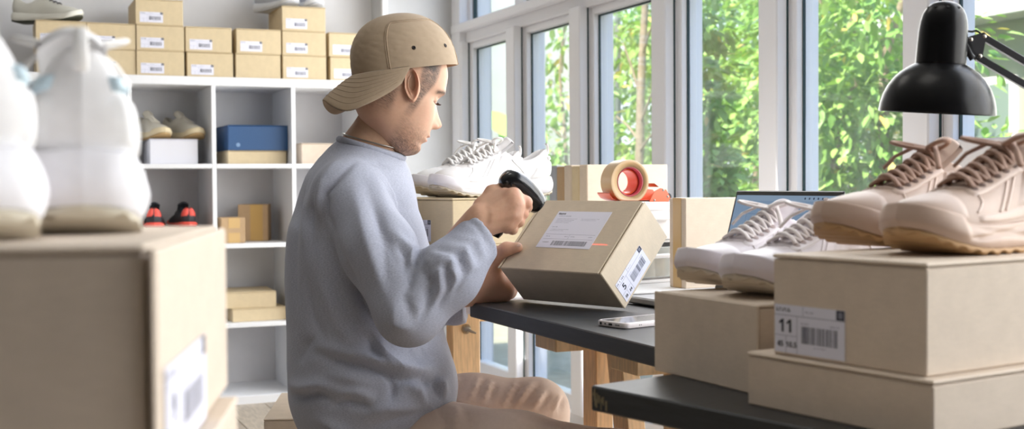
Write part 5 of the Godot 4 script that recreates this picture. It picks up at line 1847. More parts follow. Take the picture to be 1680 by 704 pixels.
func build_shirt() -> void:
	var cloth := tri(mat(Color.WHITE, 0.9), 7.5)
	cloth.albedo_texture = heather(c8(186, 189, 203), c8(140, 144, 160))
	cloth.rim_enabled = true
	cloth.rim = 0.08
	M.cloth = cloth
	var f := Field.new()
	f.kk = [0.07, 0.028, 0.028, 0.02]
	f.k2 = 0.016
	# trunk: three rows across (near, middle, far), slouching forwards over the table
	for z: float in [-0.085, 0.0, 0.078]:
		var e := 1.0 - 0.09 * absf(z) / 0.085
		var D := 2.43 - z
		f.chain([P(620, 750, D), P(604, 640, D), P(594, 550, D), P(588, 460, D), P(588, 390, D), P(598, 330, D)], [0.103 * e, 0.131 * e, 0.119 * e, 0.116 * e, 0.110 * e, 0.076 * e], 0)
	f.cap(P(580, 312, 2.34), P(600, 290, 2.40), 0.060, 0.056, 0)
	f.cap(P(616, 334, 2.52), P(604, 300, 2.43), 0.056, 0.050, 0)
	f.cap(P(556, 318, 2.41), P(586, 278, 2.41), 0.056, 0.050, 0)
	# slack of the hem over the lap
	f.cap(P(640, 628, 2.30), P(697, 612, 2.33), 0.055, 0.040, 0)
	f.cap(P(640, 660, 2.32), P(694, 668, 2.32), 0.065, 0.042, 0)
	f.cap(P(668, 610, 2.42), P(704, 640, 2.42), 0.05, 0.042, 0)
	f.cap(P(680, 480, 2.40), P(690, 600, 2.40), 0.02, 0.03, 0)
	# near sleeve
	var sh := P(573, 322, 2.29)
	var el := P(671, 512, 2.15)
	var wr := P(792, 384, 2.20)
	f.cap(P(590, 318, 2.36), sh, 0.066, 0.066, 1)
	f.cap(sh, P(622, 412, 2.205), 0.066, 0.064, 1)
	f.cap(P(622, 412, 2.205), el, 0.066, 0.056, 1)
	f.cap(el, P(735, 452, 2.165), 0.056, 0.055, 1)
	f.cap(P(735, 452, 2.165), wr, 0.055, 0.043, 1)
	# far sleeve
	f.cap(P(618, 340, 2.53), P(664, 468, 2.49), 0.055, 0.054, 2)
	f.cap(P(664, 468, 2.49), P(745, 492, 2.43), 0.055, 0.045, 2)
	f.cap(P(745, 492, 2.43), P(785, 484, 2.39), 0.044, 0.04, 2)
	# cuffs end square; the neck opening
	var dirn := (wr - P(735, 452, 2.165)).normalized()
	f.cut_p = [P(791, 385, 2.20), P(763.5, 490, 2.42)]
	f.cut_n = [(dirn + Vector3(0.12, -0.25, 0)).normalized(), Vector3(1, 0.03, 0.1).normalized()]
	f.hole = [[P(634, 196, 2.405), P(600, 268, 2.405), 0.063]]
	var net := f.net(0.0052)
	# folds
	var S := func(pts: Array, w: float, h: float) -> Array:
		var q := []
		for e in pts: q.append(P(e[0], e[1], e[2] if e.size() > 2 else 2.2))
		return [q, w, h]
	var n := 2.12
	var strokes := [
		# forearm: folds fanning from the inner elbow round the sleeve
		S.call([[687, 423, n], [723, 433, n], [724, 472, n], [699, 522, n]], 0.0085, 0.0062),
		S.call([[689, 438, n], [709, 462, n], [703, 500, n], [690, 524, n]], 0.0065, -0.0065),
		S.call([[699, 416, n], [738, 423, n], [748, 457, n], [724, 502, n]], 0.0085, 0.0055),
		S.call([[704, 424, n], [732, 440, n], [735, 474, n], [712, 512, n]], 0.0060, -0.0055),
		S.call([[718, 404, n], [762, 409, n], [773, 440, n], [752, 478, n]], 0.0080, 0.0048),
		S.call([[712, 411, n], [752, 420, n], [762, 448, n], [742, 486, n]], 0.0055, -0.0045),
		S.call([[740, 388, n], [782, 398, n], [792, 424, n], [776, 452, n]], 0.0075, 0.0036),
		S.call([[752, 353, n], [781, 372, n], [811, 419, n]], 0.0030, -0.0026),
		# inner elbow: the deep crease and the flap above it
		S.call([[696, 392, n], [686, 420, n], [673, 455, n], [668, 480, n]], 0.0070, -0.0110),
		S.call([[655, 340, n], [684, 376, n], [692, 396, n], [676, 424, n]], 0.0110, 0.0090),
		S.call([[640, 378, n], [668, 410, n], [678, 436, n], [664, 470, n]], 0.0075, 0.0075),
		S.call([[648, 396, n], [666, 424, n], [664, 452, n]], 0.0055, -0.0060),
		S.call([[646, 490, n], [652, 528, n], [684, 540, n]], 0.0090, 0.0045),
		S.call([[660, 470, n], [672, 500, n], [682, 528, n]], 0.0080, -0.0045),
		# upper arm: long soft drapes from the shoulder
		S.call([[600, 276, n], [632, 322, n], [664, 360, n]], 0.0110, 0.0055),
		S.call([[580, 282, n], [606, 340, n], [636, 396, n], [650, 440, n]], 0.0100, -0.0050),
		S.call([[562, 300, n], [590, 370, n], [616, 440, n], [640, 500, n]], 0.0110, 0.0055),
		S.call([[606, 330, n], [628, 400, n], [634, 470, n]], 0.0075, -0.0040),
		S.call([[590, 261, 2.3], [615, 268, 2.3], [643, 279, 2.3]], 0.0030, -0.0028),
		# armhole seam and what hangs from it
		S.call([[590, 262, 2.3], [560, 292, 2.27], [540, 317, 2.27], [542, 352, 2.27], [560, 388, 2.26]], 0.0048, -0.0085),
		S.call([[560, 388, 2.26], [578, 440, 2.24], [600, 500, 2.24], [636, 552, 2.24]], 0.0085, -0.0095),
		S.call([[563, 259, 2.32], [538, 292, 2.29], [528, 330, 2.29], [534, 380, 2.29]], 0.0075, 0.0070),
		S.call([[553, 262, 2.33], [526, 306, 2.31], [518, 362, 2.31], [526, 420, 2.30]], 0.0060, -0.0060),
		S.call([[532, 264, 2.35], [510, 312, 2.33], [508, 380, 2.32], [518, 450, 2.31]], 0.0085, 0.0060),
		S.call([[514, 290, 2.36], [496, 340, 2.35], [491, 411, 2.34], [496, 509, 2.33]], 0.0070, -0.0055),
		S.call([[529, 400, 2.3], [538, 460, 2.3], [563, 529, 2.29], [600, 570, 2.28]], 0.0100, 0.0065),
		S.call([[512, 440, 2.32], [520, 510, 2.31], [546, 560, 2.3]], 0.0085, -0.0055),
		# waist: the top blouses over a deep sideways crease
		S.call([[520, 569, 2.3], [561, 583, 2.28], [605, 594, 2.27], [634, 605, 2.27], [663, 615, 2.28], [700, 617, 2.29]], 0.0060, -0.0135),
		S.call([[524, 556, 2.3], [562, 570, 2.28], [605, 580, 2.27], [640, 592, 2.27], [680, 603, 2.28], [724, 600, 2.3]], 0.0110, 0.0100),
		S.call([[622, 545, 2.27], [634, 576, 2.26], [664, 598, 2.27], [706, 606, 2.29]], 0.0085, 0.0075),
		S.call([[606, 540, 2.26], [616, 572, 2.26], [640, 590, 2.27]], 0.0070, -0.0060),
		S.call([[640, 606, 2.27], [650, 628, 2.27], [646, 650, 2.27]], 0.0055, -0.0090),
		S.call([[664, 620, 2.27], [688, 634, 2.28], [702, 660, 2.29]], 0.0080, 0.0080),
		S.call([[690, 624, 2.28], [712, 622, 2.29], [724, 652, 2.3]], 0.0050, -0.0085),
		S.call([[700, 618, 2.29], [726, 626, 2.3], [732, 652, 2.31]], 0.0060, 0.0070),
		S.call([[484, 640, 2.36], [505, 642, 2.33], [532, 635, 2.3], [558, 646, 2.29]], 0.0060, -0.0120),
		S.call([[478, 624, 2.36], [506, 626, 2.33], [536, 622, 2.3], [572, 630, 2.28]], 0.0100, 0.0090),
		S.call([[545, 656, 2.29], [576, 648, 2.28], [600, 652, 2.28], [620, 664, 2.28]], 0.0055, -0.0090),
		S.call([[556, 636, 2.28], [592, 634, 2.27], [622, 646, 2.27]], 0.0085, 0.0075),
		S.call([[540, 604, 2.29], [580, 612, 2.27], [622, 622, 2.27]], 0.0090, 0.0060),
		S.call([[500, 590, 2.33], [512, 560, 2.33], [530, 545, 2.32]], 0.0080, -0.0060),
		S.call([[596, 668, 2.28], [640, 660, 2.27], [690, 664, 2.28]], 0.0090, 0.0065),
		S.call([[610, 690, 2.28], [660, 678, 2.28], [712, 668, 2.3]], 0.0075, -0.0060),
		S.call([[520, 670, 2.32], [560, 690, 2.3], [600, 712, 2.29]], 0.0110, 0.0070),
	]
	var pts := fold(net[0], net[1], strokes)
	var m := MB.new()
	add_net(m, [pts, net[1]])
	var shirt := part("shirt", m, cloth, man)
	# ribbed collar
	m = MB.new()
	var ring := PackedVector3Array()
	var ax := (P(634, 196, 2.405) - P(600, 268, 2.405)).normalized()
	var c := P(608, 247, 2.405)
	var side := Vector3(0, 0, 1)
	var fw := ax.cross(side).normalized() * -1.0
	for i in 48:
		var a := TAU * i / 48
		ring.append(c + fw * cos(a) * 0.064 * 1.0 + side * sin(a) * 0.066 + ax * (0.004 - 0.010 * cos(a)))
	m.tube(ring, 0.0072, 10, true, false, 1.0)
	part("collar", m, cloth, shirt)
	# necklace
	m = MB.new()
	ring = PackedVector3Array()
	for i in 64:
		var a := TAU * i / 64
		ring.append(c + ax * (0.0185 - 0.0115 * cos(a) - 0.002 * sin(a)) + fw * cos(a) * 0.0625 + side * sin(a) * 0.0600)
	m.tube(ring, 0.0015, 7, true, false)
	part("necklace", m, M.steel, man)
func heather(a: Color, b: Color) -> ImageTexture:
	var im := Image.create(512, 512, false, Image.FORMAT_RGB8)
	var n := FastNoiseLite.new()
	n.seed = 31
	n.frequency = 0.12
	n.fractal_octaves = 3
	var rng := RandomNumberGenerator.new()
	rng.seed = 4
	for y in 512:
		for x in 512:
			var k := clampf(0.38 + 0.75 * n.get_noise_2d(x * 0.35, y * 1.6) + rng.randf_range(-0.22, 0.22), 0, 1)
			im.set_pixel(x, y, a.lerp(b, k))
	return ImageTexture.create_from_image(im)

func build_trousers() -> void:
	var cloth := tri(mat(Color.WHITE, 0.85), 5.0)
	cloth.albedo_texture = noise_tex(0.09, c8(222, 199, 184), c8(230, 208, 194), 4, 256, 45)
	cloth.rim_enabled = true
	cloth.rim = 0.15
	var f := Field.new()
	f.kk = [0.06, 0.03, 0.03, 0.02]
	f.k2 = 0.03
	f.cap(P(612, 715, 2.36), P(614, 715, 2.5), 0.105, 0.105, 0)
	f.cap(P(640, 715, 2.36), P(640, 700, 2.5), 0.09, 0.09, 0)
	# near thigh, towards the camera under the front table
	var kn := P(1015, 775, 2.13)
	f.cap(P(660, 724, 2.34), P(850, 755, 2.24), 0.092, 0.084, 1)
	f.cap(P(850, 755, 2.24), kn, 0.084, 0.07, 1)
	var kf := P(878, 676, 2.52)
	f.cap(P(650, 684, 2.5), P(780, 681, 2.52), 0.088, 0.08, 2)
	f.cap(P(780, 681, 2.52), kf, 0.08, 0.066, 2)
	# lower legs down to the shoes
	var a1 := Vector3(kn.x + 0.02, 0.09, kn.z + 0.02)
	var a2 := Vector3(kf.x + 0.03, 0.09, kf.z - 0.02)
	f.cap(kn, a1, 0.066, 0.045, 1)
	f.cap(kf, a2, 0.064, 0.045, 2)
	var net := f.net(0.0066)
	var S := func(pts: Array, w: float, h: float) -> Array:
		var q := []
		for e in pts: q.append(P(e[0], e[1], e[2]))
		return [q, w, h]
	var strokes := []
	for q in [[751, 616, 743, 639], [787, 620, 774, 650], [805, 632, 795, 652], [848, 632, 828, 660], [876, 632, 849, 662], [893, 648, 879, 666], [919, 656, 911, 672]]:   # slanting creases of the far thigh
		strokes.append(S.call([[q[0] + 3, q[1] - 4, 2.46], [(q[0] + q[2]) / 2.0, (q[1] + q[3]) / 2.0, 2.44], [q[2] - 4, q[3] + 8, 2.44]], 0.0040, 0.0050))
		strokes.append(S.call([[q[0] + 12, q[1] - 2, 2.46], [(q[0] + q[2]) / 2.0 + 9, (q[1] + q[3]) / 2.0, 2.44], [q[2] + 5, q[3] + 8, 2.44]], 0.0048, -0.0045))
	strokes.append(S.call([[735, 655, 2.28], [752, 672, 2.25], [748, 700, 2.25]], 0.009, 0.006))
	strokes.append(S.call([[746, 650, 2.28], [775, 690, 2.25], [782, 704, 2.25]], 0.007, -0.005))
	strokes.append(S.call([[722, 664, 2.28], [734, 690, 2.25], [726, 710, 2.25]], 0.008, -0.006))
	strokes.append(S.call([[800, 662, 2.25], [850, 690, 2.2], [880, 716, 2.2]], 0.014, 0.004))
	var m := MB.new()
	add_net(m, [fold(net[0], net[1], strokes), net[1]])
	part("trousers", m, cloth, man)
	# plain shoes, below the frame
	for q in [a1, a2]:
		m = MB.new()
		var sf := Field.new()
		sf.cap(Vector3(q.x - 0.03, 0.06, q.z), Vector3(q.x + 0.03, 0.055, q.z), 0.043, 0.043)
		sf.cap(Vector3(q.x + 0.03, 0.05, q.z), Vector3(q.x + 0.15, 0.04, q.z), 0.043, 0.034)
		sf.cut_p = [Vector3(q.x, 0.006, q.z), Vector3(q.x + 0.12, 0.006, q.z)]
		sf.cut_n = [Vector3.DOWN, Vector3.DOWN]
		add_net(m, sf.net(0.012))
		part("shoe", m, M.white_plastic, man)
func build_stool(hip: Vector3) -> void:
	var t := thing("stool", "low wooden stool under the seated man", "stool", Vector3(hip.x, 0, hip.z))
	var y := 0.335
	var m := MB.new()
	m.lathe(PackedVector2Array([Vector2(0, y), Vector2(0.15, y), Vector2(0.165, y - 0.008), Vector2(0.165, y - 0.03), Vector2(0, y - 0.034)]), Vector3.ZERO, Basis.IDENTITY, 40)
	part("seat", m, M.wood, t)
	for k in 4:
		var a := TAU * (k + 0.5) / 4
		m = MB.new()
		m.tube(PackedVector3Array([Vector3(cos(a) * 0.11, y - 0.03, sin(a) * 0.11), Vector3(cos(a) * 0.16, 0.002, sin(a) * 0.16)]), 0.016, 12)
		part("leg", m, M.wood, t)

# ---------------------------------------------------------------- cap
func build_cap() -> void:
	var twill := tri(mat(Color.WHITE, 0.85), 6.0)
	twill.albedo_texture = noise_tex(0.05, c8(166, 146, 122), c8(175, 154, 130), 3, 256, 51)
	twill.rim_enabled = true
	twill.rim = 0.2
	var ps := deg_to_rad(20.0)
	var el := deg_to_rad(7.5)
	var F := Vector3(cos(ps) * cos(el), sin(el), -sin(ps) * cos(el))
	var U := Vector3(-cos(ps) * sin(el), cos(el), sin(ps) * sin(el))
	var R := F.cross(U)
	var hc := head_frame().origin
	var o := P(665.5, 117, 2.39)
	o.z = hc.z
	var fr := Transform3D(Basis(F, U, R), o)
	var a0 := 0.1055
	var b0 := 0.084
	var h0 := 0.113
	var nz := FastNoiseLite.new()
	nz.seed = 8
	nz.frequency = 16.0
	var dome := func(t: float, v: float, lift: float) -> Vector3:
		# t round the head (0 = forehead), v from band to crown
		var s := pow(maxf(1.0 - pow(v, 2.5), 0.0), 1.0 / 2.25)
		var lean := -0.006 * v
		var w := 1.0 + 0.016 * nz.get_noise_3d(cos(t) * 0.5, v * 0.6, sin(t) * 0.5) * sin(PI * minf(v + 0.1, 1.0))
		var q := Vector3(cos(t) * (a0 * s * w + lift) + lean, h0 * v * w + lift * v, sin(t) * (b0 * s * w + lift))
		return fr * q
	var p := PackedVector3Array()
	var rows := 40
	var cols := 72
	for i in rows + 1:
		var v := sin(PI / 2 * i / rows)
		for j in cols: p.append(dome.call(TAU * j / cols, v, 0.0))
	for j in cols: p.append(fr * Vector3(-0.006, h0 * 1.0, 0))
	var m := MB.new()
	m.grid(p, cols, true)
	# inside, so that the band has thickness
	var inner := PackedVector3Array()
	for i in 12:
		for j in cols: inner.append(dome.call(TAU * j / cols, i / 14.0, -0.0025))
	m.grid(inner, cols, true, false, -1)
	var lip := PackedVector3Array()
	for i in 2:
		for j in cols: lip.append(dome.call(TAU * j / cols, 0.0, -0.0025 * i))
	m.grid(lip, cols, true, false, 0)
	for i in m.v.size(): m.v[i] -= fr.origin
	var cap := part("cap", m, twill, man)
	cap.position = fr.origin
	var D := func(t: float, v: float, lift: float) -> Vector3: return dome.call(t, v, lift) - fr.origin
	# stitched seams: the side panels' outline, and the band
	for s in [1.0, -1.0]:
		var sm := MB.new()
		for off in [0.0, 0.045]:
			var line := PackedVector3Array()
			for i in 41:
				var q := i / 40.0
				# from the band behind the ear up, along the crown, down at the forehead
				var t := lerpf(2.05 + off * 0.8, 0.30 - off * 0.8, smoothstep(0.16, 0.92, q))
				var v := minf(0.80 + off * 0.6, 1.9 * minf(q * 1.5, (1.0 - q) * 1.5) + 0.0)
				v = smoothstep(0.0, 1.0, v / (0.80 + off * 0.6)) * (0.80 + off * 0.6)
				line.append(D.call(t * s, v, 0.0004))
			sm.tube(line, 0.0009 if off == 0.0 else 0.0006, 6, false, false)
		part("seam", sm, twill, cap)
		for q in [[1.555, 0.33], [0.80, 0.33]]:
			var g := MB.new()
			var c: Vector3 = D.call(q[0] * s, q[1], 0.0)
			var nrm: Vector3 = (D.call(q[0] * s, q[1], 0.01) - c).normalized()
			var ring := PackedVector2Array([Vector2(0.0020, 0.0), Vector2(0.0024, 0.0012), Vector2(0.0036, 0.0010), Vector2(0.0042, -0.0004)])
			g.lathe(ring, c, Basis(Quaternion(Vector3.UP, nrm)), 18, 0)
			part("grommet", g, mat(c8(70, 62, 58), 0.35, 0.8), cap)
			var h := MB.new()
			h.lathe(PackedVector2Array([Vector2(0, 0.0003), Vector2(0.0022, 0.0003)]), c, Basis(Quaternion(Vector3.UP, nrm)), 12, 0)
			part("grommet_hole", h, mat(c8(18, 17, 18), 0.9), cap)
	# brim, at the back of the head, drooping at its sides
	var brim := func(a: float, b: float, y: float) -> Vector3:
		var t := PI + a * 1.44
		var c := Vector3(cos(t) * a0, 0.004, sin(t) * b0)
		var k := pow(maxf(1.0 - a * a, 0.0), 0.6)
		var reach := 0.064 * k
		var outw := Vector3(-1.0, -0.46, sin(t) * 0.10)
		var droop := 0.036 * smoothstep(0.0, 0.55, absf(a)) * pow(k, 0.45) * pow(b, 1.2)
		return fr.basis * (c + outw * reach * b + Vector3(0, -droop - 0.010 * b * b * k + y, 0))
	m = MB.new()
	var up := PackedVector3Array()
	for i in 15:
		for j in 49: up.append(brim.call(lerpf(-1, 1, j / 48.0), i / 14.0, 0.0))
	for i in range(14, -1, -1):
		for j in 49: up.append(brim.call(lerpf(-1, 1, j / 48.0), i / 14.0, -0.0042))
	m.grid(up, 49, false, true, 1)
	part("brim", m, twill, cap)
	m = MB.new()
	for k in 6:
		var line := PackedVector3Array()
		for j in 41: line.append(brim.call(lerpf(-0.93, 0.93, j / 40.0), 0.22 + 0.13 * k, 0.0003))
		m.tube(line, 0.0006, 5, false, false)
	var stitch := part("stitching", m, twill, cap)
	stitch.set_meta("kind", "stuff")

# ---------------------------------------------------------------- scanner
func build_scanner() -> void:
	var D := 2.245
	var t := thing("barcode_scanner", "black handheld barcode scanner in the man's right hand", "scanner")
	t.transform = man.transform
	var base := P(836, 330, D)
	t.position = man.transform * base
	var gloss := mat(c8(14, 15, 18), 0.18)
	gloss.clearcoat_enabled = true
	gloss.clearcoat = 0.6
	gloss.clearcoat_roughness = 0.08
	# head: lofted rings from the rounded back to the flared nose
	var a := P(829, 290, D - 0.01) - base
	var b := P(883, 331, D + 0.025) - base
	var ax := (b - a).normalized()
	var up := (Vector3(0.55, 0.8, 0) - ax * Vector3(0.55, 0.8, 0).dot(ax)).normalized()
	var sd := ax.cross(up)
	var m := MB.new()
	var p := PackedVector3Array()
	var rs := [[-0.006, 0.001, 0.001], [-0.005, 0.008, 0.009], [0.0, 0.0145, 0.0155], [0.012, 0.019, 0.020], [0.028, 0.021, 0.023], [0.045, 0.021, 0.026], [0.060, 0.020, 0.030], [0.074, 0.018, 0.033], [0.081, 0.0165, 0.034], [0.083, 0.014, 0.031], [0.081, 0.011, 0.027], [0.081, 0.0005, 0.0005]]
	for r in rs:
		for j in 32:
			var q := TAU * j / 32
			var bow := -0.004 * pow((r[0] - 0.03) / 0.05, 2.0)
			p.append(a + ax * r[0] + up * (signf(sin(q)) * pow(absf(sin(q)), 0.8) * r[1] * 1.2 + bow) + sd * signf(cos(q)) * pow(absf(cos(q)), 0.8) * r[2])
	m.grid(p, 32, true)
	part("scanner_head", m, gloss, t)
	m = MB.new()
	var pin := a + ax * 0.012 + sd * 0.0192 - up * 0.004
	m.lathe(PackedVector2Array([Vector2(0.001, 0.0006), Vector2(0.0036, 0.0008), Vector2(0.0042, 0.0)]), pin, Basis(Quaternion(Vector3.UP, sd)), 14, 0)
	part("speaker_hole", m, mat(c8(4, 4, 5), 0.9), t)
	m = MB.new()
	for k in 4: m.bevel(Vector3(0.014, 0.0008, 0.0012), a + ax * (0.046 + 0.004 * k) + up * 0.0205, 0.0002, Basis(sd, up, ax))
	var ribs := part("top_ribs", m, mat(c8(52, 54, 58), 0.35), t)
	ribs.set_meta("kind", "stuff")
	# grip, from under the head down through the fist
	m = MB.new()
	m.tube(PackedVector3Array([P(843, 302, D + 0.004) - base, P(836, 326, D + 0.005) - base, P(824, 354, D + 0.004) - base, P(811, 378, D) - base, P(807, 386, D) - base]), [0.016, 0.0145, 0.0145, 0.015, 0.012], 20, false, true, 1.15)
	part("grip", m, gloss, t)
	m = MB.new()
	m.tube(PackedVector3Array([P(854, 318, D + 0.006) - base, P(857, 330, D + 0.008) - base, P(852, 340, D + 0.008) - base]), [0.004, 0.0045, 0.003], 10)
	part("trigger", m, mat(c8(40, 41, 45), 0.4), t)

# ---------------------------------------------------------------- garden beyond the windows
func leaf_mesh(l: float, w: float) -> ArrayMesh:
	var m := MB.new()
	var p := PackedVector3Array([Vector3(0, 0, 0), Vector3(l * 0.35, 0.012 * l, w / 2), Vector3(l * 0.45, -0.05 * l, 0), Vector3(l * 0.35, 0.012 * l, -w / 2), Vector3(l * 0.72, -0.06 * l, w * 0.36), Vector3(l * 0.72, -0.06 * l, -w * 0.36), Vector3(l, -0.16 * l, 0)])
	m.chunk(p, PackedInt32Array([0, 2, 1, 0, 3, 2, 1, 2, 4, 3, 5, 2, 2, 6, 4, 2, 5, 6]), 0)
	return m.mesh()
func foliage_mat() -> StandardMaterial3D:
	var m := mat(Color.WHITE, 0.45)
	m.vertex_color_use_as_albedo = true
	m.backlight_enabled = true
	m.backlight = Color(0.75, 0.8, 0.45)
	m.cull_mode = BaseMaterial3D.CULL_DISABLED
	return m
func leaves(parent: Node3D, called: String, blobs: Array, count: int, l: float, w: float, tones: Array, s: int, hollow := 0.35) -> void:
	var rng := RandomNumberGenerator.new()
	rng.seed = s
	var mm := MultiMesh.new()
	mm.transform_format = MultiMesh.TRANSFORM_3D
	mm.use_colors = true
	mm.mesh = leaf_mesh(l, w)
	mm.instance_count = count
	var total := 0.0
	for b in blobs: total += pow(b[1].x * b[1].y * b[1].z, 0.667)
	var at := 0
	for k in blobs.size():
		var b: Array = blobs[k]
		var n := int(round(count * pow(b[1].x * b[1].y * b[1].z, 0.667) / total)) if k < blobs.size() - 1 else count - at
		for i in mini(n, count - at):
			var d := Vector3(rng.randfn(), rng.randfn(), rng.randfn()).normalized()
			var q: Vector3 = b[0] + d * b[1] * pow(rng.randf_range(hollow, 1.0), 0.6)
			var dirn := (d + Vector3(rng.randf_range(-0.8, 0.8), rng.randf_range(-0.9, 0.3), rng.randf_range(-0.8, 0.8))).normalized()
			var up := Vector3(rng.randf_range(-0.6, 0.6), 1, rng.randf_range(-0.6, 0.6)).normalized()
			var side := dirn.cross(up).normalized()
			var bs := Basis(dirn, side.cross(dirn), side).scaled_local(Vector3.ONE * rng.randf_range(0.65, 1.25))
			mm.set_instance_transform(at, Transform3D(bs, q - parent.position))
			var c: Color = tones[0].lerp(tones[1], rng.randf())
			if tones.size() > 2 and rng.randf() < 0.025: c = tones[2]
			mm.set_instance_color(at, c)
			at += 1
	while at < count:
		mm.set_instance_transform(at, Transform3D(Basis.IDENTITY, blobs[0][0] - parent.position))
		mm.set_instance_color(at, tones[0])
		at += 1
	var o := MultiMeshInstance3D.new()
	o.name = called
	o.multimesh = mm
	o.material_override = M.leaf
	o.set_meta("kind", "stuff")
	parent.add_child(o, true)
func branch(parent: Node3D, called: String, pts: Array, r0: float, r1: float, m: Material) -> void:
	var p := PackedVector3Array()
	var r := []
	for i in pts.size():
		p.append(pts[i] - parent.position)
		r.append(lerpf(r0, r1, i / float(pts.size() - 1)))
	var b := MB.new()
	b.tube(p, r, 9)
	part(called, b, m, parent)
func gx(px: float, py: float, x: float) -> Vector3:
	return on_x(px, py, x)
func build_garden() -> void:
	M.leaf = foliage_mat()
	var bark := tri(mat(Color.WHITE, 0.9), 3.0)
	bark.albedo_texture = noise_tex(0.05, c8(116, 104, 88), c8(168, 156, 136), 4, 128, 91)
	var stone := tri(mat(Color.WHITE, 0.9), 0.8, true)
	stone.albedo_texture = noise_tex(0.03, c8(120, 124, 110), c8(158, 160, 146), 5, 256, 92)
	var plaster := tri(mat(Color.WHITE, 0.9), 0.4, true)
	plaster.albedo_texture = noise_tex(0.012, c8(200, 206, 204), c8(214, 219, 217), 4, 256, 93)
	var soil := tri(mat(Color.WHITE, 0.95), 0.7, true)
	soil.albedo_texture = noise_tex(0.05, c8(78, 80, 56), c8(120, 122, 86), 5, 256, 94)
	struct("garden_ground", span(Vector3(2.32, -0.3, -30), Vector3(24, -0.06, 14), 0.0), soil)
	struct("terrace", span(Vector3(2.3, -0.2, -9), Vector3(3.4, -0.03, 5), 0.0), stone)
	# white neighbour wall across the far end and its drain pipe
	var zc := -11.5
	var xe := on_z(1007, 100, zc).x
	var w := thing("garden_wall", "tall white plastered wall at the far end of the garden", "wall", Vector3(xe - 2.6, -0.1, zc - 0.1))
	part("wall_face", span(Vector3(-2.2, 0, -0.1), Vector3(2.6, 6.5, 0.1), 0.01), plaster, w)
	part("coping", span(Vector3(-2.25, 6.5, -0.15), Vector3(2.65, 6.6, 0.15), 0.01), stone, w)
	var pipe := MB.new()
	pipe.tube(PackedVector3Array([Vector3(2.63, 0, 0.13), Vector3(2.63, 6.5, 0.13)]), 0.035, 10)
	part("drain_pipe", pipe, mat(c8(96, 108, 106), 0.6), w)
	# low planter of stone courses along the terrace
	var pl := thing("planter", "low weathered stone planter running along the terrace", "planter", Vector3(3.7, -0.05, -5.2))
	var rng := RandomNumberGenerator.new()
	rng.seed = 17
	var tones := []
	for k in 3:
		var sm: StandardMaterial3D = stone.duplicate()
		sm.albedo_color = [Color(1, 1, 1), Color(0.86, 0.88, 0.84), Color(1.0, 0.98, 0.92)][k]
		tones.append(sm)
	for r in 3:
		var z := -3.6 + 0.1 * r
		while z < 3.4:
			var l := rng.randf_range(0.42, 0.62)
			part("stone_block", box(Vector3(0.3, 0.135, l - 0.012), Vector3(rng.randf_range(-0.015, 0.015), 0.07 + 0.145 * r, z + l / 2), 0.012), tones[rng.randi() % 3], pl)
			z += l
	part("soil", span(Vector3(0.15, 0.0, -3.5), Vector3(0.9, 0.36, 3.4), 0.0), soil, pl)
	var green := [Color(0.14, 0.34, 0.065), Color(0.38, 0.56, 0.16), Color(0.75, 0.56, 0.16)]     # one range of leaf greens for the whole garden
	var t: Node3D
	# sparse tree before the white wall
	var b := gx(930, 330, 4.6)
	t = thing("tree", "slender tree with loose bright leaves before the white wall", "tree", Vector3(b.x, -0.08, b.z))
	branch(t, "trunk", [Vector3(b.x, -0.08, b.z), gx(932, 300, 4.6), gx(925, 200, 4.6), gx(918, 120, 4.6), gx(926, 40, 4.6), gx(930, -60, 4.6)], 0.022, 0.006, bark)
	var blobs := []
	for q in [[905, 130, 0.16], [925, 90, 0.2], [930, 55, 0.16], [888, 195, 0.2], [915, 235, 0.3], [935, 170, 0.2], [945, 290, 0.35], [895, 280, 0.28], [880, 160, 0.1], [870, 230, 0.1]]:
		blobs.append([gx(q[0], q[1], 4.6), Vector3.ONE * q[2]])
		branch(t, "branch", [gx(922, q[1] + 30, 4.6), gx((q[0] + 922) / 2.0, q[1] + 14, 4.6), gx(q[0], q[1], 4.6)], 0.008, 0.003, bark)
	leaves(t, "foliage", blobs, 560, 0.11, 0.05, green, 3, 0.1)
	# broad leaves near the glass
	t = thing("broadleaf_plant", "plant with long bright green banana-like leaves outside the window", "plant", gx(850, 420, 3.0) * Vector3(1, 0, 1) + Vector3(0, -0.05, 0))
	for q in [[790, 182, 838, 226, 0.11], [800, 250, 845, 236, 0.08], [815, 205, 850, 250, 0.1], [866, 205, 880, 240, 0.10], [893, 212, 868, 262, 0.11], [862, 282, 900, 318, 0.1], [884, 300, 872, 340, 0.1], [930, 290, 900, 330, 0.1], [872, 330, 905, 305, 0.08], [940, 320, 905, 340, 0.09]]:
		var tip := gx(q[0], q[1], 3.15) - t.position
		var root := gx(q[2], q[3], 3.05) - t.position
		var ax := tip - root
		var sd := ax.cross(Vector3(-0.42, 0.3, 0.9)).normalized()
		var p := PackedVector3Array()
		for i in 9:
			var s := i / 8.0
			var wd: float = q[4] * 0.62 * sin(PI * pow(s, 0.75)) + 0.002
			for j in 5:
				var a := (j - 2) / 2.0
				p.append(root + ax * s + sd * wd * a + Vector3(0, 0.03 * sin(PI * s) - 0.014 * (1 - absf(a)), 0.012 * absf(a)))
		var lm := MB.new()
		lm.grid(p, 5, false, false, 0)
		lm.tint = Color.WHITE
		part("leaf", lm, leaf_plain(Color(0.30, 0.55, 0.08) if q[4] > 0.085 else Color(0.24, 0.46, 0.08)), t)
		branch(t, "stalk", [t.position + Vector3(0.02, 0, 0.02), t.position + root * Vector3(0.6, 0.6, 0.6), t.position + root], 0.008, 0.005, leaf_plain(Color(0.46, 0.62, 0.22)))
	leaves(t, "undergrowth", [[gx(880, 330, 3.3), Vector3(0.15, 0.18, 0.25)], [gx(930, 345, 3.3), Vector3(0.15, 0.15, 0.2)]], 160, 0.12, 0.045, green, 6, 0.1)
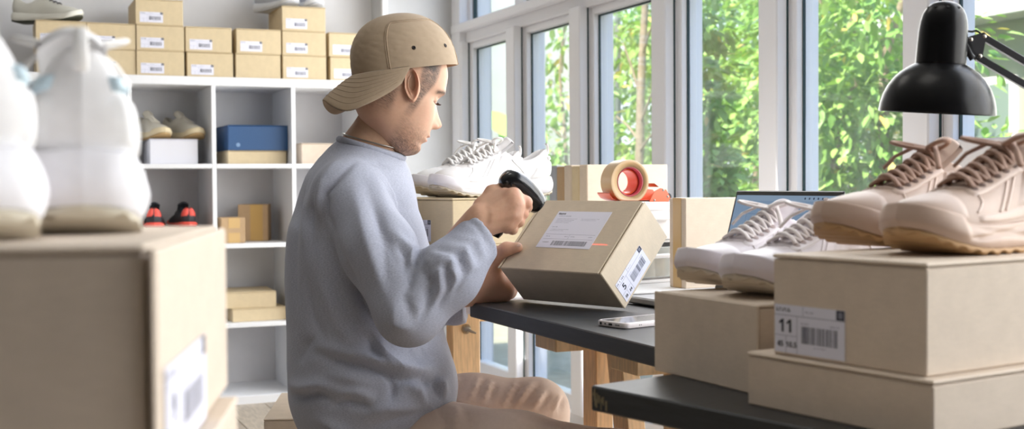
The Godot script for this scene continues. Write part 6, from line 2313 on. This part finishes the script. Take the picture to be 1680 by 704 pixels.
	# tree with a bare grey trunk
	t = thing("tree", "tree with a forked grey trunk and yellow-green leaves", "tree", gx(1046, 330, 5.2) * Vector3(1, 0, 1) + Vector3(0, -0.08, 0))
	branch(t, "trunk", [t.position, gx(1046, 320, 5.2), gx(1050, 240, 5.2), gx(1051, 160, 5.2), gx(1054, 90, 5.2), gx(1058, 20, 5.2), gx(1060, -60, 5.2)], 0.045, 0.028, bark)
	for q in [[1048, 150, 1022, 70], [1052, 200, 1080, 130], [1048, 230, 1010, 190], [1054, 90, 1078, 20], [1047, 270, 1018, 280], [1049, 250, 1076, 215]]:
		branch(t, "branch", [gx(q[0], q[1], 5.2), gx((q[0] + q[2]) / 2.0, (q[1] + q[3]) / 2.0 - 4, 5.15), gx(q[2], q[3], 5.1)], 0.014, 0.006, bark)
	blobs = []
	for q in [[1000, 60, 0.3], [1030, 40, 0.4], [1075, 60, 0.4], [1000, 130, 0.25], [1078, 140, 0.4], [1010, 220, 0.35], [1070, 230, 0.4], [1020, 290, 0.35], [990, 310, 0.35], [1078, 300, 0.35], [1040, 100, 0.3]]: blobs.append([gx(q[0], q[1], 5.5), Vector3(0.8, 1, 1) * q[2]])
	leaves(t, "foliage", blobs, 1000, 0.12, 0.055, green, 7, 0.1)
	# sunlit shrub close to the glass
	t = thing("shrub", "tall yellow-green shrub close to the glass", "shrub", gx(1150, 330, 3.5) * Vector3(1, 0, 1) + Vector3(0, -0.05, 0))
	blobs = []
	for q in [[1130, 30, 0.22], [1150, 110, 0.22], [1135, 190, 0.24], [1160, 260, 0.22], [1150, 310, 0.26], [1185, 300, 0.16], [1170, 40, 0.14], [1175, 170, 0.12], [1120, 330, 0.24]]: blobs.append([gx(q[0], q[1], 3.7), Vector3(0.7, 1.0, 1.0) * q[2]])
	leaves(t, "foliage", blobs, 1700, 0.085, 0.04, green, 8, 0.1)
	branch(t, "stem", [t.position, gx(1150, 300, 3.6), gx(1145, 150, 3.7), gx(1140, 0, 3.7)], 0.014, 0.006, bark)
	# mass of trees behind
	var i := 0
	for q in [[1215, 100, 6.6, 0.9, green, "leafy tree directly behind the yellow-green shrub"], [1240, 280, 6.0, 0.8, green, "low green bush at the foot of the shrub"], [1330, 60, 5.6, 0.85, green, "green tree between the laptop and the desk lamp"], [1370, 240, 5.2, 0.75, green, "green bush right behind the laptop"], [1450, 100, 5.2, 0.8, green, "green leafy tree behind the desk lamp shade"], [1470, 280, 5.6, 0.72, green, "green bush behind the beige trainers"], [1290, 180, 6.8, 0.9, green, "green tree behind the post above the laptop"], [1400, 20, 6.2, 0.9, green, "tall green tree crown above the desk lamp"], [1060, 180, 8.2, 1.3, green, "green tree standing behind the grey trunk"], [1150, 140, 7.8, 1.2, green, "tall green tree farther back than the yellow-green shrub"]]:
		var c := gx(q[0], q[1], q[2])
		t = thing("tree" if q[1] < 200 else "bush", q[5], "tree" if q[1] < 200 else "bush", Vector3(c.x, -0.1, c.z))
		var r: float = q[3]
		branch(t, "trunk", [t.position, c * Vector3(1, 0.5, 1), c, c + Vector3(0.1, r * 0.6, 0.1)], 0.05, 0.02, bark)
		var bl := [[c, Vector3(r * 0.8, r, r)], [c + Vector3(-0.3, 0.5, 0.3) * r, Vector3.ONE * r * 0.6], [c + Vector3(-0.2, -0.6, -0.3) * r, Vector3.ONE * r * 0.6], [c + Vector3(0.0, 0.9, -0.5) * r, Vector3.ONE * r * 0.5]]
		leaves(t, "foliage", bl, int(2600 * r * r), 0.10, 0.045, q[4], 20 + i, 0.3)
		i += 1
	# clipped hedge that closes the garden off
	t = thing("hedge", "long dense green hedge closing the garden off", "hedge", Vector3(9.2, -0.1, -6.0))
	blobs = []
	for k in 14: blobs.append([Vector3(9.2, 1.2 + 0.9 * (k % 3), -13.0 + 1.0 * k), Vector3(0.7, 1.5, 0.9)])
	leaves(t, "foliage", blobs, 14000, 0.17, 0.08, green, 60, 0.3)
	branch(t, "stem", [t.position, t.position + Vector3(0, 1.5, 0)], 0.05, 0.03, bark)
	# neighbour's house beyond the right-hand pane, with a low clipped bush before it
	var h := gx(1640, 200, 7.5)
	t = thing("house", "pale grey-green house with a white eave seen past the desk lamp", "house", Vector3(h.x + 0.6, -0.1, h.z))
	var render_ := mat(c8(168, 172, 154), 0.9)
	part("wall_face", span(Vector3(-0.5, 0, -1.6), Vector3(0.5, 2.35, 3.5), 0.01), render_, t)
	part("eave", span(Vector3(-0.8, 2.35, -1.9), Vector3(0.6, 2.55, 3.6), 0.01), plaster, t)
	part("corner_post", span(Vector3(-0.62, 0, 0.55), Vector3(-0.48, 2.35, 0.75), 0.01), mat(c8(140, 142, 128), 0.9), t)
	var win := part("window", span(Vector3(-0.54, 0.7, -0.9), Vector3(-0.49, 1.9, 0.1), 0.005), M.frame, t)
	part("pane", span(Vector3(-0.55, 0.76, -0.84), Vector3(-0.535, 1.84, 0.04), 0.0), mat(c8(120, 140, 136), 0.1), win)
	var low := gx(1600, 232, 5.2)
	t = thing("bush", "low bright clipped bush before the neighbouring house", "bush", Vector3(low.x, -0.1, low.z))
	leaves(t, "foliage", [[Vector3(low.x, 0.62, low.z), Vector3(0.4, 0.72, 0.7)], [Vector3(low.x, 0.62, low.z + 0.7), Vector3(0.4, 0.7, 0.6)], [Vector3(low.x, 0.6, low.z - 0.8), Vector3(0.4, 0.7, 0.6)]], 2600, 0.07, 0.035, green, 75, 0.4)
	branch(t, "stem", [t.position, t.position + Vector3(0, 0.6, 0)], 0.03, 0.02, bark)
func leaf_plain(c: Color) -> StandardMaterial3D:
	var m := mat(c.linear_to_srgb(), 0.4)
	m.backlight_enabled = true
	m.backlight = Color(0.28, 0.4, 0.1)
	m.cull_mode = BaseMaterial3D.CULL_DISABLED
	return m

func _ready() -> void:
	set_view()
	set_materials()
	build_room()
	build_shelving()
	build_shelf_boxes()
	build_tables()
	build_front_boxes()
	build_back_table_boxes()
	build_parcel()
	build_phone()
	build_laptop()
	build_lamp()
	build_shoes()
	build_man()
	build_garden()
